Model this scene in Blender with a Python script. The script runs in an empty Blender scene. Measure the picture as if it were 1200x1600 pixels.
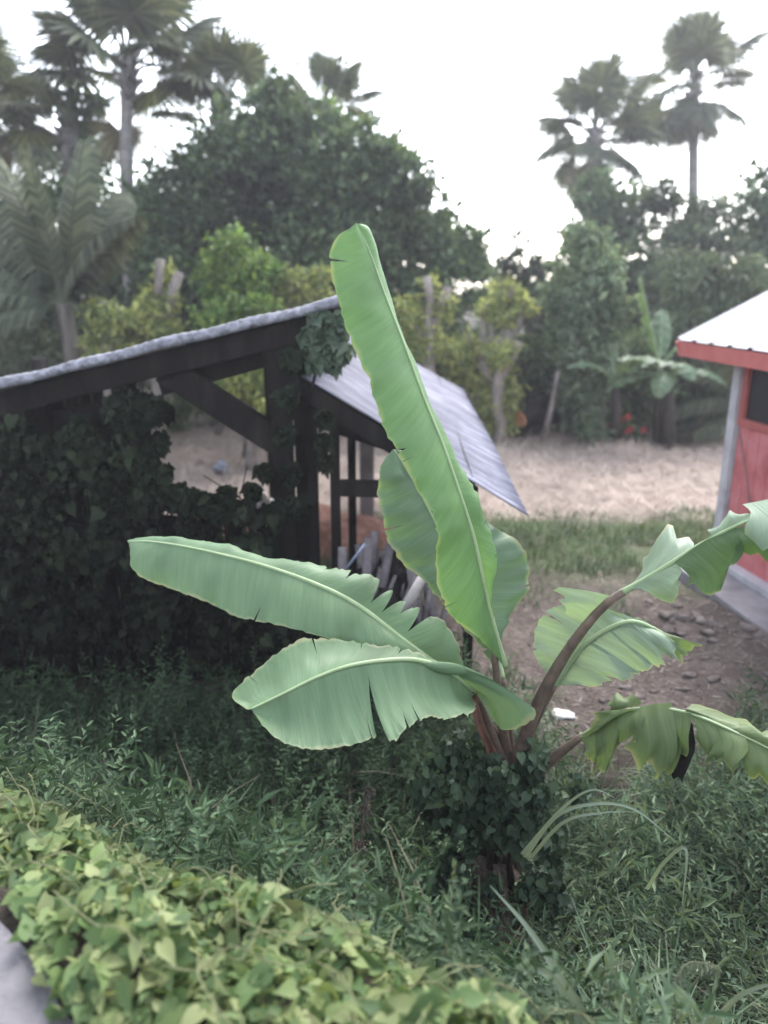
import bpy, math, random
import numpy as np
from mathutils import Vector, Matrix

random.seed(7)
rng = np.random.default_rng(7)
R = math.radians
scene = bpy.context.scene
col = scene.collection

# ------------------------------------------------------------------ camera
H = 2.84                      # eye height above the field; the road is at 1.34
PITCH = R(16.4)
cam_d = bpy.data.cameras.new("camera")
cam = bpy.data.objects.new("camera", cam_d)
col.objects.link(cam)
cam.location = (0, 0, H)
cam.rotation_euler = (math.pi / 2 - PITCH, 0, 0)
cam_d.sensor_fit = 'HORIZONTAL'
cam_d.sensor_width = 36
cam_d.lens = 36
cam_d.clip_start = 0.05
cam_d.clip_end = 2000
cam_d.dof.use_dof = True
cam_d.dof.focus_distance = 3.1
cam_d.dof.aperture_fstop = 1.5
scene.camera = cam

# ------------------------------------------------------------------ world, sun, exposure
world = bpy.data.worlds.new("World")
scene.world = world
world.use_nodes = True
wn, wl = world.node_tree.nodes, world.node_tree.links
wn.clear()
sky = wn.new('ShaderNodeTexSky')
sky.sky_type = 'NISHITA'
sky.sun_disc = False
SUN_EL, SUN_ROT = R(48), R(25)
sky.sun_elevation = SUN_EL
sky.sun_rotation = SUN_ROT
sky.air_density = 1.0
sky.dust_density = 1.5
hs = wn.new('ShaderNodeHueSaturation')
hs.inputs['Saturation'].default_value = 0.4
bg = wn.new('ShaderNodeBackground')
bg.inputs['Strength'].default_value = 0.15
wo = wn.new('ShaderNodeOutputWorld')
wl.new(sky.outputs[0], hs.inputs['Color'])
wl.new(hs.outputs[0], bg.inputs['Color'])
wl.new(bg.outputs[0], wo.inputs['Surface'])

sun_d = bpy.data.lights.new("sun", 'SUN')
sun_d.energy = 1.0
sun_d.angle = R(30)
sun_d.color = (1.0, 0.97, 0.93)
sun = bpy.data.objects.new("sun", sun_d)
col.objects.link(sun)
sun_dir = Vector((math.sin(SUN_ROT) * math.cos(SUN_EL), math.cos(SUN_ROT) * math.cos(SUN_EL), math.sin(SUN_EL)))
sun.rotation_euler = sun_dir.to_track_quat('Z', 'Y').to_euler()
sun.location = (0, 0, 30)

scene.view_settings.view_transform = 'Standard'
scene.view_settings.look = 'None'
scene.view_settings.gamma = 1.0
scene.view_settings.exposure = 2.45
scene.render.engine = 'CYCLES'
scene.cycles.use_denoising = True
scene.cycles.max_bounces = 6
scene.cycles.diffuse_bounces = 3
scene.cycles.transmission_bounces = 4
scene.cycles.transparent_max_bounces = 4

# ------------------------------------------------------------------ helpers
CP, SP = math.cos(PITCH), math.sin(PITCH)


def P(px, py, y):
    """world point seen at photo pixel (px, py) at ground distance y"""
    dx, dy = (px - 600) / 1200, (800 - py) / 1200
    t = y / (CP + dy * SP)
    return Vector((dx * t, y, H + (-SP + dy * CP) * t))


def PP(pts):
    return [P(*p) for p in pts]


def np_mesh(name, verts, faces, smooth=False, uv=None):
    """verts (n,3); faces: list of int arrays (m,k), one per polygon size"""
    me = bpy.data.meshes.new(name)
    verts = np.asarray(verts, dtype=np.float32)
    faces = [np.asarray(f, dtype=np.int32) for f in faces if len(f)]
    loops = np.concatenate([f.ravel() for f in faces])
    totals = np.concatenate([np.full(len(f), f.shape[1], dtype=np.int32) for f in faces])
    starts = np.concatenate([[0], np.cumsum(totals)[:-1]]).astype(np.int32)
    me.vertices.add(len(verts))
    me.vertices.foreach_set('co', verts.ravel())
    me.loops.add(len(loops))
    me.loops.foreach_set('vertex_index', loops)
    me.polygons.add(len(totals))
    me.polygons.foreach_set('loop_start', starts)
    me.polygons.foreach_set('loop_total', totals)
    if uv is not None:
        lay = me.uv_layers.new(name='UVMap')
        lay.data.foreach_set('uv', np.asarray(uv, dtype=np.float32)[loops].ravel())
    me.update(calc_edges=True)
    me.polygons.foreach_set('use_smooth', np.full(len(totals), bool(smooth)))
    me.validate()
    return me


class MB:
    """collects tubes, boxes and patches for ONE mesh"""

    def __init__(self):
        self.v, self.f3, self.f4, self.uv = [], [], [], []

    def add(self, verts, quads=(), tris=(), uv=None):
        o = len(self.v)
        self.v += [tuple(v) for v in verts]
        self.uv += [tuple(u) for u in uv] if uv is not None else [(0.5, 0.5)] * len(verts)
        self.f4 += [tuple(i + o for i in q) for q in quads]
        self.f3 += [tuple(i + o for i in q) for q in tris]
        return self

    def tube(self, pts, radii, n=8, cap=True):
        pts = [Vector(p) for p in pts]
        if not hasattr(radii, '__len__'):
            radii = [radii] * len(pts)
        vs, qs, ts = [], [], []
        ref = None
        for i, p in enumerate(pts):
            d = (pts[min(i + 1, len(pts) - 1)] - pts[max(i - 1, 0)]).normalized()
            if ref is None:
                ref = d.orthogonal().normalized()
            ref = (ref - d * ref.dot(d)).normalized()
            b = d.cross(ref)
            for k in range(n):
                a = 2 * math.pi * k / n
                vs.append(p + (ref * math.cos(a) + b * math.sin(a)) * radii[i])
        for i in range(len(pts) - 1):
            for k in range(n):
                k2 = (k + 1) % n
                qs.append((i * n + k, i * n + k2, (i + 1) * n + k2, (i + 1) * n + k))
        if cap:
            vs.append(pts[0]); vs.append(pts[-1])
            c0, c1 = len(vs) - 2, len(vs) - 1
            m = (len(pts) - 1) * n
            for k in range(n):
                ts.append((c0, (k + 1) % n, k))
                ts.append((c1, m + k, m + (k + 1) % n))
        return self.add(vs, qs, ts)

    def box(self, c, ax, ay, az):
        """box centred c with half-axis vectors ax, ay, az"""
        c, ax, ay, az = map(Vector, (c, ax, ay, az))
        vs = [c + ax * i + ay * j + az * k for i in (-1, 1) for j in (-1, 1) for k in (-1, 1)]
        return self.add(vs, [(0, 1, 3, 2), (4, 6, 7, 5), (0, 4, 5, 1), (2, 3, 7, 6), (0, 2, 6, 4), (1, 5, 7, 3)])

    def bar(self, a, b, w, h, up=(0, 0, 1)):
        a, b = Vector(a), Vector(b)
        d = b - a
        L = d.length
        d.normalize()
        s = d.cross(Vector(up)).normalized()
        u = s.cross(d).normalized()
        return self.box((a + b) / 2, d * L / 2, s * w / 2, u * h / 2)

    def mesh(self, name, smooth=False):
        return np_mesh(name, self.v, [self.f3, self.f4], smooth, self.uv)


def link(name, me, mat, parent=None, bevel=0.0):
    o = bpy.data.objects.new(name, me)
    col.objects.link(o)
    if mat is not None and len(me.materials) == 0:
        me.materials.append(mat)
    if parent is not None:
        o.parent = parent
        o.matrix_parent_inverse = parent.matrix_world.inverted() if False else Matrix.Translation(-Vector(parent.location))
    if bevel:
        m = o.modifiers.new('bevel', 'BEVEL')
        m.width = bevel
        m.segments = 2
        m.limit_method = 'ANGLE'
    return o


def tag(o, label=None, cat=None, group=None, kind=None):
    if label: o['label'] = label
    if cat: o['category'] = cat
    if group: o['group'] = group
    if kind: o['kind'] = kind
    return o


def empty(name, loc, label, cat, group=None):
    o = bpy.data.objects.new(name, None)
    col.objects.link(o)
    o.location = loc
    o.empty_display_size = 0.1
    return tag(o, label, cat, group)


def unit(a):
    a = np.asarray(a, dtype=float)
    return a / np.maximum(np.linalg.norm(a, axis=-1, keepdims=True), 1e-9)


def catmull(pts, n):
    pts = np.array([list(p) for p in pts], dtype=float)
    m = len(pts)
    d = np.concatenate([[0], np.cumsum(np.linalg.norm(np.diff(pts, axis=0), axis=1))])
    d /= d[-1]
    ext = np.vstack([2 * pts[0] - pts[1], pts, 2 * pts[-1] - pts[-2]])
    out = []
    for u in np.linspace(0, 1, n):
        i = min(np.searchsorted(d, u, side='right') - 1, m - 2)
        t = (u - d[i]) / max(d[i + 1] - d[i], 1e-9)
        p0, p1, p2, p3 = ext[i], ext[i + 1], ext[i + 2], ext[i + 3]
        out.append(0.5 * ((2 * p1) + (-p0 + p2) * t + (2 * p0 - 5 * p1 + 4 * p2 - p3) * t * t + (-p0 + 3 * p1 - 3 * p2 + p3) * t ** 3))
    return np.array(out)


# leaf templates: (along, across, height), unit length
T_DIAMOND = (np.array([(0, 0, 0), (.45, .5, .07), (1, 0, -.06), (.45, -.5, .07)], float), [(0, 1, 2), (0, 2, 3)])
T_OVAL = (np.array([(0, 0, 0), (.3, .5, .06), (.7, .36, .02), (1, 0, -.12), (.7, -.36, .02), (.3, -.5, .06), (.5, 0, 0)], float),
          [(0, 6, 1), (1, 6, 2), (2, 6, 3), (3, 6, 4), (4, 6, 5), (5, 6, 0)])
_mid = [(0, 0, 0), (.18, 0, -.02), (.4, 0, -.03), (.65, 0, -.05), (1, 0, -.16)]
_out = [(-.12, .1, .02), (-.15, .26, .05), (-.03, .42, .07), (.14, .49, .06), (.32, .44, .05), (.52, .31, .02), (.76, .13, -.06)]


def _heart():
    v = _mid + _out + [(x, -y, z * .7 + .02) for x, y, z in _out]
    f = []
    for o, fl in ((5, 0), (12, 1)):
        t = [(0, o, o + 1), (0, o + 1, 1), (1, o + 1, o + 2), (1, o + 2, o + 3), (1, o + 3, 2), (2, o + 3, o + 4), (2, o + 4, 3), (3, o + 4, o + 5), (3, o + 5, o + 6), (3, o + 6, 4)]
        f += [(a, c, b) for a, b, c in t] if fl else t
    return np.array(v, float), f


T_HEART = _heart()


def scatter_leaves(tmpl, base, ax, nr, L, W):
    tv, tf = tmpl
    base, ax, nr = np.asarray(base, float), unit(ax), np.asarray(nr, float)
    side = unit(np.cross(nr, ax))
    nr = np.cross(ax, side)
    L = np.broadcast_to(np.asarray(L, float), (len(base),))
    W = np.broadcast_to(np.asarray(W, float), (len(base),))
    v = (base[:, None, :] + ax[:, None, :] * (tv[None, :, 0:1] * L[:, None, None])
         + side[:, None, :] * (tv[None, :, 1:2] * W[:, None, None]) + nr[:, None, :] * (tv[None, :, 2:3] * L[:, None, None]))
    k = len(tv)
    f = (np.array(tf)[None] + (np.arange(len(base)) * k)[:, None, None]).reshape(-1, 3)
    return v.reshape(-1, 3), f


def merge(parts):
    vs, fs, o = [], [], 0
    for v, f in parts:
        vs.append(v); fs.append(f + o); o += len(v)
    return np.vstack(vs), np.vstack(fs)


def blades(root, L, W, az, lean, droop, seg=4):
    """arching grass blades: (verts, quads)"""
    n = len(root)
    t = np.linspace(0, 1, seg + 1)
    out = np.stack([np.cos(az), np.sin(az), np.zeros(n)], 1)
    sd = np.stack([-np.sin(az), np.cos(az), np.zeros(n)], 1)
    ang = lean[:, None] + droop[:, None] * t[None] ** 1.3          # angle from vertical
    dz = np.cos(ang); dr = np.sin(ang)
    z = np.cumsum(np.concatenate([np.zeros((n, 1)), (dz[:, :-1] + dz[:, 1:]) / 2], 1), 1) / seg * L[:, None]
    r = np.cumsum(np.concatenate([np.zeros((n, 1)), (dr[:, :-1] + dr[:, 1:]) / 2], 1), 1) / seg * L[:, None]
    c = root[:, None, :] + out[:, None, :] * r[..., None]
    c[..., 2] += z
    w = (W[:, None] * (1 - t[None] ** 2.2) * .5 + .0006)[..., None]
    v = np.stack([c - sd[:, None, :] * w, c + sd[:, None, :] * w], 2).reshape(n, -1, 3)
    k = 2 * (seg + 1)
    q = np.array([(2 * i, 2 * i + 1, 2 * i + 3, 2 * i + 2) for i in range(seg)])
    f = (q[None] + (np.arange(n) * k)[:, None, None]).reshape(-1, 4)
    return v.reshape(-1, 3), f


# ------------------------------------------------------------------ materials
def new_mat(name):
    m = bpy.data.materials.new(name)
    m.use_nodes = True
    nt = m.node_tree
    nt.nodes.clear()
    out = nt.nodes.new('ShaderNodeOutputMaterial')
    return m, nt, out


def ramp(nt, stops):
    r = nt.nodes.new('ShaderNodeValToRGB')
    e = r.color_ramp.elements
    while len(e) < len(stops):
        e.new(0.5)
    for el, (p, c) in zip(e, stops):
        el.position = p
        el.color = (*c, 1)
    return r


def mixc(nt, fac, a, b, mode='MIX'):
    m = nt.nodes.new('ShaderNodeMix')
    m.data_type = 'RGBA'
    m.blend_type = mode
    for key, val in ((0, fac), (6, a), (7, b)):
        if hasattr(val, 'links'):
            nt.links.new(val, m.inputs[key])
        elif key == 0:
            m.inputs[0].default_value = val
        else:
            m.inputs[key].default_value = (*val, 1)
    return m.outputs[2]


def math_node(nt, op, a, b=None, clamp=False):
    m = nt.nodes.new('ShaderNodeMath')
    m.operation = op
    m.use_clamp = clamp
    for i, v in enumerate((a, b)):
        if v is None: continue
        if hasattr(v, 'links'): nt.links.new(v, m.inputs[i])
        else: m.inputs[i].default_value = v
    return m.outputs[0]


def noise(nt, scale, detail=3, rough=.55, vec=None, dist=0.0):
    n = nt.nodes.new('ShaderNodeTexNoise')
    n.inputs['Scale'].default_value = scale
    n.inputs['Detail'].default_value = detail
    n.inputs['Roughness'].default_value = rough
    n.inputs['Distortion'].default_value = dist
    if vec is None:
        g = nt.nodes.new('ShaderNodeNewGeometry')
        vec = g.outputs['Position']
    nt.links.new(vec, n.inputs['Vector'])
    return n.outputs['Fac']


def leaf_mat(name, cols, trans=.3, rough=.55, spec=.3, patch=(.75, 1.25), pscale=1.1):
    """leaf colour differs from leaf to leaf, and patch scales its brightness by bough"""
    m, nt, out = new_mat(name)
    g = nt.nodes.new('ShaderNodeNewGeometry')
    k = len(cols)
    r = ramp(nt, [((i + .5) / k, c) for i, c in enumerate(cols)])
    nt.links.new(g.outputs['Random Per Island'], r.inputs[0])
    f = noise(nt, pscale, 2, .5, g.outputs['Position'])
    mr = nt.nodes.new('ShaderNodeMapRange')
    mr.inputs[1].default_value = .3; mr.inputs[2].default_value = .7
    mr.inputs[3].default_value = patch[0]; mr.inputs[4].default_value = patch[1]
    nt.links.new(f, mr.inputs[0])
    cb = nt.nodes.new('ShaderNodeCombineXYZ')
    for i in range(3): nt.links.new(mr.outputs[0], cb.inputs[i])
    c = mixc(nt, 1.0, r.outputs[0], cb.outputs[0], 'MULTIPLY')
    p = nt.nodes.new('ShaderNodeBsdfPrincipled')
    nt.links.new(c, p.inputs['Base Color'])
    p.inputs['Roughness'].default_value = rough
    p.inputs['Specular IOR Level'].default_value = spec
    t = nt.nodes.new('ShaderNodeBsdfTranslucent')
    ct = mixc(nt, 1.0, c, (1.25, 1.2, .7), 'MULTIPLY')
    nt.links.new(ct, t.inputs['Color'])
    mx = nt.nodes.new('ShaderNodeMixShader')
    mx.inputs[0].default_value = trans
    nt.links.new(p.outputs[0], mx.inputs[1]); nt.links.new(t.outputs[0], mx.inputs[2])
    nt.links.new(mx.outputs[0], out.inputs['Surface'])
    return m


def plain_mat(name, stops, scale=6, rough=.8, spec=.3, bump=.3, bscale=30, stretch=(1, 1, 1), metallic=0.0, detail=4):
    """noise-mottled surface; stretch squeezes the noise along one axis for grain"""
    m, nt, out = new_mat(name)
    g = nt.nodes.new('ShaderNodeNewGeometry')
    mp = nt.nodes.new('ShaderNodeMapping')
    mp.inputs['Scale'].default_value = stretch
    nt.links.new(g.outputs['Position'], mp.inputs['Vector'])
    f = noise(nt, scale, detail, .6, mp.outputs[0], .4)
    n = len(stops)
    r = ramp(nt, [(.3 + .4 * i / max(n - 1, 1), c) for i, c in enumerate(stops)])
    nt.links.new(f, r.inputs[0])
    p = nt.nodes.new('ShaderNodeBsdfPrincipled')
    nt.links.new(r.outputs[0], p.inputs['Base Color'])
    p.inputs['Roughness'].default_value = rough
    p.inputs['Specular IOR Level'].default_value = spec
    p.inputs['Metallic'].default_value = metallic
    if bump:
        b = nt.nodes.new('ShaderNodeBump')
        b.inputs['Strength'].default_value = bump
        b.inputs['Distance'].default_value = .02
        nt.links.new(noise(nt, bscale, 4, .6, mp.outputs[0]), b.inputs['Height'])
        nt.links.new(b.outputs[0], p.inputs['Normal'])
    nt.links.new(p.outputs[0], out.inputs['Surface'])
    return m


def banana_mat(name, base, pale, edge, edge_w=.1, trans=.28, rough=.5):
    """UV: u along the midrib, v across (0 at midrib, 1 at margin)"""
    m, nt, out = new_mat(name)
    uvn = nt.nodes.new('ShaderNodeUVMap')
    sep = nt.nodes.new('ShaderNodeSeparateXYZ')
    nt.links.new(uvn.outputs[0], sep.inputs[0])
    u, v = sep.outputs[0], sep.outputs[1]
    # fine lateral veins, slanting forward from midrib to margin
    ph = math_node(nt, 'SUBTRACT', u, math_node(nt, 'MULTIPLY', v, .05))
    cb = nt.nodes.new('ShaderNodeCombineXYZ')
    nt.links.new(math_node(nt, 'MULTIPLY', ph, 130.0), cb.inputs[0])
    nt.links.new(math_node(nt, 'MULTIPLY', v, 1.2), cb.inputs[1])
    vein = noise(nt, 1.0, 3, .6, cb.outputs[0])
    cb2 = nt.nodes.new('ShaderNodeCombineXYZ')
    nt.links.new(math_node(nt, 'MULTIPLY', ph, 14.0), cb2.inputs[0])
    nt.links.new(math_node(nt, 'MULTIPLY', v, .6), cb2.inputs[1])
    band = noise(nt, 1.0, 2, .5, cb2.outputs[0])
    vr_ = ramp(nt, [(.35, (0, 0, 0)), (.68, (1, 1, 1))])
    nt.links.new(vein, vr_.inputs[0])
    c = mixc(nt, math_node(nt, 'MULTIPLY', vr_.outputs[0], .42), base, pale)
    dark = tuple(x * .72 for x in base)
    br = ramp(nt, [(.42, (0, 0, 0)), (.62, (1, 1, 1))])
    nt.links.new(band, br.inputs[0])
    c = mixc(nt, math_node(nt, 'MULTIPLY', br.outputs[0], .6), c, dark)  # darker bands paint the shade of lateral ripples into the blade colour
    # yellowing margin, uneven
    g = nt.nodes.new('ShaderNodeNewGeometry')
    nz = noise(nt, 9, 3, .6, g.outputs['Position'])
    e = math_node(nt, 'ADD', v, math_node(nt, 'MULTIPLY', math_node(nt, 'SUBTRACT', nz, .5), .25))
    er = ramp(nt, [(1 - edge_w * 1.6, (0, 0, 0)), (1.0, (1, 1, 1))])
    nt.links.new(e, er.inputs[0])
    c = mixc(nt, math_node(nt, 'MULTIPLY', er.outputs[0], .4), c, edge)
    # brown flecks, and a dry rim here and there
    fl_ = noise(nt, 38, 4, .7, g.outputs['Position'])
    fr = ramp(nt, [(.62, (0, 0, 0)), (.74, (1, 1, 1))])
    nt.links.new(fl_, fr.inputs[0])
    c = mixc(nt, math_node(nt, 'MULTIPLY', fr.outputs[0], .45), c, (.16, .12, .06))
    dr = ramp(nt, [(1.0 - .03, (0, 0, 0)), (1.0, (1, 1, 1))])
    nt.links.new(e, dr.inputs[0])
    c = mixc(nt, math_node(nt, 'MULTIPLY', dr.outputs[0], .45), c, (.26, .22, .14))
    p = nt.nodes.new('ShaderNodeBsdfPrincipled')
    nt.links.new(c, p.inputs['Base Color'])
    p.inputs['Roughness'].default_value = rough
    p.inputs['Specular IOR Level'].default_value = .25
    b = nt.nodes.new('ShaderNodeBump')
    b.inputs['Strength'].default_value = .4
    b.inputs['Distance'].default_value = .006
    nt.links.new(vein, b.inputs['Height'])
    nt.links.new(b.outputs[0], p.inputs['Normal'])
    t = nt.nodes.new('ShaderNodeBsdfTranslucent')
    nt.links.new(mixc(nt, 1.0, c, (1.2, 1.25, .6), 'MULTIPLY'), t.inputs['Color'])
    mx = nt.nodes.new('ShaderNodeMixShader')
    mx.inputs[0].default_value = trans
    nt.links.new(p.outputs[0], mx.inputs[1]); nt.links.new(t.outputs[0], mx.inputs[2])
    nt.links.new(mx.outputs[0], out.inputs['Surface'])
    return m


M = {
    'dark_tree': leaf_mat('dark_tree_leaves', [(.034, .058, .034), (.06, .092, .05), (.1, .14, .072)], .28, .6, .1, (.4, 1.8), .75),  # wide patch range paints sky-lit and dim clumps into the leaf colour
    'mid_tree': leaf_mat('mid_tree_leaves', [(.08, .12, .075), (.115, .16, .1), (.16, .205, .13)], .28, .6, .12, (.65, 1.4), .8),
    'grey_tree': leaf_mat('grey_green_leaves', [(.05, .072, .05), (.08, .105, .068), (.12, .145, .095)], .28, .6, .12, (.55, 1.5), .8),
    'bright_bush': leaf_mat('bright_bush_leaves', [(.06, .12, .035), (.1, .175, .05), (.17, .235, .06)], .32, .55, .15, (.7, 1.35), 1.5),
    'pollard': leaf_mat('pollard_leaves', [(.13, .17, .075), (.21, .255, .1), (.36, .385, .14)], .38, .55, .15, (.7, 1.3), 1.5),
    'palm': leaf_mat('palm_leaves', [(.06, .076, .052), (.09, .106, .07), (.125, .14, .09)], .25, .55, .2, (.8, 1.2), .8),
    'coconut': leaf_mat('coconut_leaflets', [(.042, .054, .036), (.066, .078, .05), (.1, .11, .072)], .25, .6, .12, (.7, 1.3), .8),
    'palm_dry': leaf_mat('dry_palm_leaves', [(.12, .105, .07), (.17, .15, .1), (.2, .18, .12)], .15, .6, .3, (.8, 1.2), .8),
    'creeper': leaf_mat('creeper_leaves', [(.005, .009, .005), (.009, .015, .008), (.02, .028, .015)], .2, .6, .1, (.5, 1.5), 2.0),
    'vine': leaf_mat('bank_vine_leaves', [(.055, .095, .035), (.1, .155, .055), (.145, .195, .075), (.2, .23, .1)], .32, .55, .2, (.65, 1.25), 3.0),
    'weed': leaf_mat('dark_weed_blades', [(.03, .056, .03), (.052, .088, .048), (.078, .12, .066)], .25, .55, .12, (.55, 1.4), 2.2),
    'weed_pale': leaf_mat('pale_weed_blades', [(.052, .09, .054), (.095, .145, .088), (.15, .2, .125)], .25, .55, .15, (.55, 1.35), 2.0),
    'weed_dry': leaf_mat('dry_stems', [(.15, .13, .09), (.22, .19, .13), (.12, .09, .07)], .1, .7, .2, (.8, 1.2), 2.0),
    'grass': leaf_mat('short_grass_blades', [(.05, .098, .04), (.075, .13, .052), (.12, .155, .08)], .2, .6, .25, (.6, 1.3), 1.6),
    'straw': leaf_mat('straw_blades', [(.26, .21, .178), (.33, .272, .232), (.46, .39, .335)], .05, .8, .2, (.8, 1.2), 1.5),
    'ivy': leaf_mat('ivy_leaves', [(.02, .036, .022), (.034, .058, .036), (.06, .09, .055)], .2, .55, .15, (.6, 1.4), 3.0),
    'arch_grass': leaf_mat('arching_grass_blades', [(.16, .2, .14), (.2, .25, .18)], .2, .4, .45),
    'red_flower': leaf_mat('red_petals', [(.22, .03, .03), (.28, .05, .045)], .2, .5, .3),
    'banana_a': banana_mat('banana_leaf_upright', (.1, .19, .075), (.155, .26, .12), (.3, .38, .11), .05),
    'banana_b': banana_mat('banana_leaf_spread', (.12, .195, .105), (.18, .265, .155), (.38, .42, .24), .035),
    'banana_d': banana_mat('banana_leaf_old', (.085, .14, .085), (.135, .205, .13), (.24, .3, .15), .06),
    'banana_p': banana_mat('banana_leaf_pale', (.19, .255, .18), (.28, .35, .26), (.4, .42, .2), .02),
    'banana_y': banana_mat('banana_leaf_yellowing', (.1, .145, .06), (.17, .22, .1), (.27, .29, .1), .06),
    'banana_k': banana_mat('banana_leaf_dark', (.05, .09, .035), (.085, .14, .06), (.16, .2, .05), .04),
    'banana_far': banana_mat('banana_leaf_far', (.11, .17, .1), (.18, .25, .16), (.2, .22, .1), .06),
    'midrib': plain_mat('midrib', [(.2, .27, .14), (.27, .34, .19)], 8, .45, .35, .1),
    'petiole': plain_mat('petiole', [(.06, .045, .035), (.1, .07, .055), (.15, .11, .08)], 14, .5, .35, .15),
    'dead_leaf': plain_mat('dead_leaf', [(.02, .015, .013), (.05, .037, .03), (.13, .1, .083)], 14, .8, .2, .4),
    'stem': plain_mat('pseudostem', [(.012, .01, .008), (.028, .022, .017), (.06, .05, .036)], 10, .6, .3, .3, stretch=(1, 1, .25)),
    'bark': plain_mat('bark', [(.05, .045, .04), (.09, .08, .07), (.14, .125, .11)], 8, .9, .2, .5, 24, (1, 1, .4)),
    'pale_bark': plain_mat('pale_bark', [(.12, .1, .092), (.19, .165, .15), (.28, .25, .23)], 8, .85, .2, .4, 24, (1, 1, .5)),
    'palm_bark': plain_mat('palm_bark', [(.12, .11, .112), (.19, .18, .18), (.25, .235, .235)], 6, .9, .2, .5, 14, (.6, .6, 2.5)),
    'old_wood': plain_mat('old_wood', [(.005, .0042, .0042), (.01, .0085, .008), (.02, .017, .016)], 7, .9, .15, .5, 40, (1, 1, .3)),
    'dead_wood': plain_mat('dead_wood', [(.07, .06, .065), (.12, .105, .11), (.2, .18, .18)], 9, .9, .2, .5, 30),
    'bleached': plain_mat('bleached_wood', [(.3, .27, .26), (.42, .38, .36)], 9, .85, .2, .4, 30),
    'tin': plain_mat('old_tin', [(.2, .2, .22), (.3, .3, .33), (.42, .42, .46)], 5, .5, .5, .15, 30, (.5, 3, 3)),
    'tin_edge': plain_mat('tin_edge', [(.05, .05, .06), (.14, .14, .165), (.26, .26, .3)], 22, .6, .4, .3, 40),
    'tin_white': plain_mat('painted_tin', [(.3, .29, .32), (.38, .37, .4), (.42, .41, .44)], 5, .6, .12, .05),
    'red_paint': plain_mat('red_paint', [(.36, .095, .1), (.47, .14, .145), (.52, .2, .205)], 4, .6, .3, .1, 40),
    'red_trim': plain_mat('red_trim', [(.33, .085, .075), (.4, .12, .105)], 5, .55, .3, .1),
    'white_paint': plain_mat('white_paint', [(.3, .29, .31), (.42, .41, .43), (.48, .47, .49)], 5, .6, .3, .15),
    'concrete': plain_mat('concrete', [(.15, .145, .15), (.22, .21, .22), (.28, .27, .28)], 4, .85, .2, .25, 30),
    'road': plain_mat('road_surface', [(.05, .044, .042), (.11, .104, .11), (.16, .153, .162)], 5, .9, .2, .5, 60),
    'stone': plain_mat('stone', [(.08, .066, .06), (.13, .11, .1), (.2, .172, .158)], 7, .9, .2, .6, 20),
    'white_stone': plain_mat('white_stone', [(.6, .58, .55), (.72, .7, .68)], 5, .8, .2, .3),
    'red_soil': plain_mat('red_soil', [(.16, .085, .06), (.25, .13, .1), (.34, .22, .17)], 6, .95, .1, .8, 18),
    'sack': plain_mat('pale_sack', [(.45, .42, .4), (.6, .57, .55)], 8, .8, .2, .3),
    'blue_cloth': plain_mat('blue_cloth', [(.16, .17, .2), (.23, .24, .28)], 8, .85, .2, .3),
    'cut_wood': plain_mat('cut_wood', [(.55, .25, .12), (.65, .36, .2)], 14, .8, .2, .2),
    'dark_pane': plain_mat('window_dark_pane', [(.012, .013, .016), (.02, .021, .025)], 5, .35, .5, 0),
}

# ------------------------------------------------------------------ terrain
SX, SY = .47, .883            # direction across the road, away from it
_s = [-500, .97, 1.02, 1.4, 2.35, 3.3, 4.7, 5.4, 2000]
_z = [1.34, 1.34, 1.29, 1.1, -.22, -.32, -.03, 0, 0]


def terrain(x, y):
    x, y = np.asarray(x, float), np.asarray(y, float)
    s = SX * x + SY * y
    z = np.interp(s, _s, _z)
    w = np.clip((s - .9) / .6, 0, 1)
    near = np.clip((40 - np.abs(y)) / 20, 0, 1)
    b = .035 * np.sin(2.1 * x + 1.3 * y) + .03 * np.sin(3.7 * x - 2.9 * y + 1) + .018 * np.sin(7.3 * x + 5.1 * y + 2)
    # the field swells slightly towards its far edge on the left
    f = .12 * np.clip((y - 10) / 5, 0, 1) * np.clip((3 - x) / 4, 0, 1) * np.clip((30 - y) / 10, 0, 1)
    return z + w * near * b + f


def T(x, y):
    return float(terrain(x, y))


def axis_coords(lo, hi, step):
    a = np.arange(lo, hi + 1e-6, step)
    far = np.array([1.5, 4, 9, 18, 35, 70, 150, 300])
    return np.concatenate([(lo - far)[::-1], a, hi + far])


gx, gy = axis_coords(-7, 8, .12), axis_coords(-1, 16, .12)
X, Y = np.meshgrid(gx, gy)
Z = terrain(X, Y)
gv = np.stack([X, Y, Z], -1).reshape(-1, 3)
nx_, ny_ = len(gx), len(gy)
ii = (np.arange(ny_ - 1)[:, None] * nx_ + np.arange(nx_ - 1)[None]).ravel()
gf = np.stack([ii, ii + 1, ii + nx_ + 1, ii + nx_], 1)


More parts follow.
